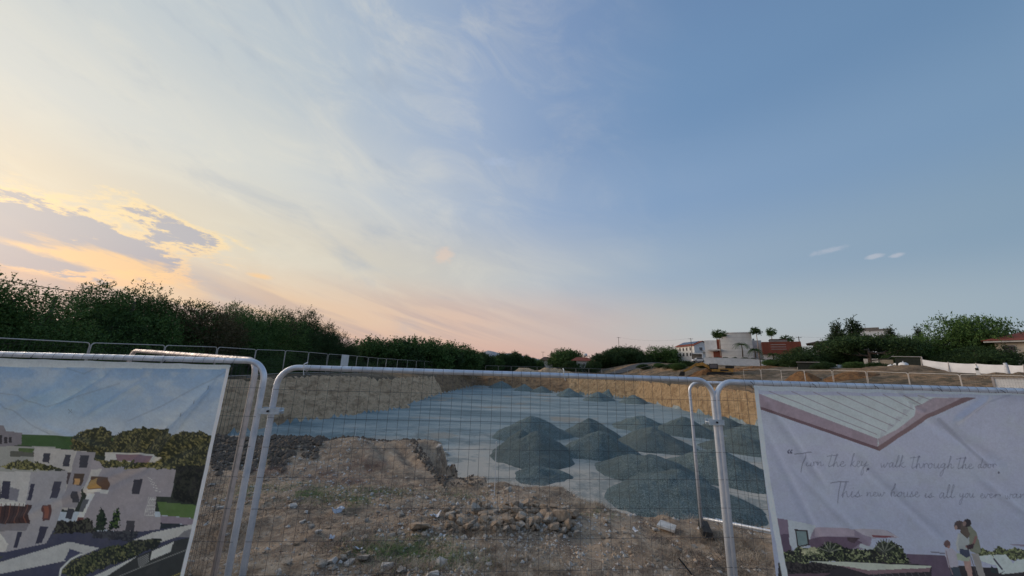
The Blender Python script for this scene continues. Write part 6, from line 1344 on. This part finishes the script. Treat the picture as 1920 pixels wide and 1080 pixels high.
# dark topsoil clods on the left berm
def clods(cx0, cx1, py0, py1, n, seed, label, smin=.022, smax=.085):
    r = random.Random(seed); b = MB(); base_ = [(1, 0, 0), (.3, .95, 0), (-.8, .6, 0), (-.8, -.6, 0), (.3, -.95, 0), (0, 0, .9), (0, 0, -.6)]; F_ = [(0, 1, 5), (1, 2, 5), (2, 3, 5), (3, 4, 5), (4, 0, 5), (1, 0, 6), (2, 1, 6), (3, 2, 6), (4, 3, 6), (0, 4, 6)]
    for _ in range(n):
        px = r.uniform(cx0, cx1); py = r.uniform(py0, py1) if not callable(py0) else py0(px) + (py1(px) - py0(px)) * r.random() ** 1.5; p = at_z(px, py, .15)
        z = Hz(p.x, p.y); s = smin + (smax - smin) * r.random() ** 2; a = r.uniform(0, 6.3)
        b.add([(p.x + (x * math.cos(a) - y * math.sin(a)) * s * r.uniform(.7, 1.2), p.y + (x * math.sin(a) + y * math.cos(a)) * s * r.uniform(.7, 1.2), z + zz * s * r.uniform(.6, 1.1) + s * .3) for x, y, zz in base_], F_)
    b.build('soil_clods', M['darksoil'], label=label, kind='stuff')
clods(380, 610, lambda x: 819, lambda x: 866 - max(0, x - 500) * .30 + 9 * math.sin(x * .11) + 6 * math.sin(x * .31), 1500, 5, 'dark topsoil clods heaped on the left berm')
clods(560, 860, 816, 828, 700, 6, 'thin line of dark clods along the crest of the berm', .02, .06)
clods(770, 838, lambda x: 822 + (x - 770) * .85, lambda x: 838 + (x - 770) * .85, 260, 7, 'dark clods in the gully at the right end of the berm', .014, .05)
clods(840, 905, 845, 892, 160, 8, 'dark crumbs on the sandy ramp beside the berm', .015, .04)
for i, (px, py, s) in enumerate([(806, 834, 10), (815, 830, 12), (823, 836, 10), (830, 842, 11), (812, 840, 8), (838, 850, 12), (835, 862, 10), (842, 872, 9)]): stone(px, py, s, 'pale rubble stone at the right end of the berm', RW, 1.0, 'rubble stones at the right end of the berm')
# stakes
def stake(px, y0, y1, label, r=.008, z=None):
    g_ = ground_hit(px, y1) if z is None else at_z(px, y1, z); t_ = at(px, y0, g_.y); o = empty('survey_stake', g_, label=label, cat='stake')
    MB().tube([(0, 0, -.05), (0, 0, t_.z - g_.z)], r, 6).build('shaft', M['white'], o); MB().tube([(0, 0, t_.z - g_.z), (0, 0, t_.z - g_.z + .02)], r * 1.5, 6).build('cap', M['white'], o)
stake(927, 830, 930, 'thin white survey stake at the dirt edge left of the gravel heaps', .007); stake(665, 803, 828, 'short white survey stake on the crest of the left berm', .012); stake(1122, 706, 727, 'tiny white survey stake before the brown back bank', .06, FLOOR)
# litter
def litter(px, py, spx, seed, label, mat='paper'):
    p = ground_hit(px, py); s = spx / F * (p.y * .974 - .46) * .8; r = np.random.RandomState(seed); n = 7; g_ = np.linspace(-.5, .5, n); a, b_ = np.meshgrid(g_, g_)
    z = .32 * fbm(a * 2.3 + seed, b_ * 2.3, seed, 3) * 2 + .35 * np.abs(a) ** 1.5; v = np.stack([a * (1 + .2 * r.random((n, n))), b_ * .7, z - z.min() + .03], -1).reshape(-1, 3) * s
    i, j = np.meshgrid(np.arange(n - 1), np.arange(n - 1)); b2 = j * n + i; q = np.stack([b2, b2 + 1, b2 + n + 1, b2 + n], -1).reshape(-1, 4)
    o = link('litter', np_mesh('litter', v, q, M[mat], False), label=label, cat='litter'); o.location = p; o.rotation_euler = (.3, 0, seed)
litter(632, 959, 24, 1, 'curled white plastic scrap lying in the upper weeds'); litter(621, 1011, 17, 2, 'white paper scrap left of the orange straw'); litter(669, 1032, 20, 3, 'crumpled white paper above the grey blocky stone'); litter(817, 971, 22, 4, 'white plastic plate shard on the cracked clod'); litter(1191, 997, 14, 5, 'bluish paper scrap on the bare dirt'); litter(830, 1006, 14, 6, 'small white scrap left of the upright stone')
p = ground_hit(1284, 1072); MB().tube([(p.x - .05, p.y + .02, p.z + .12), (p.x + .05, p.y - .08, p.z + .0)], .008, 6).build('steel_pin', M['black'], label='short black steel pin sticking up at the bottom right', cat='pin')
# long light rail lying behind the right posts
a = ground_hit(1345, 993); b_ = ground_hit(1475, 1022)
o = empty('loose_rail', a, label='long pale metal rail lying behind the right posts', cat='rail'); d = b_ - a
MB().hull([(0, -.02, .10), (d.x * 1.8, d.y * 1.8 - .02, .10 + d.z), (d.x * 1.8, d.y * 1.8 + .02, .10 + d.z), (0, .02, .10)], [(0, -.02, .135), (d.x * 1.8, d.y * 1.8 - .02, .135 + d.z), (d.x * 1.8, d.y * 1.8 + .02, .135 + d.z), (0, .02, .135)]).build('bar', M['clamp'], o)
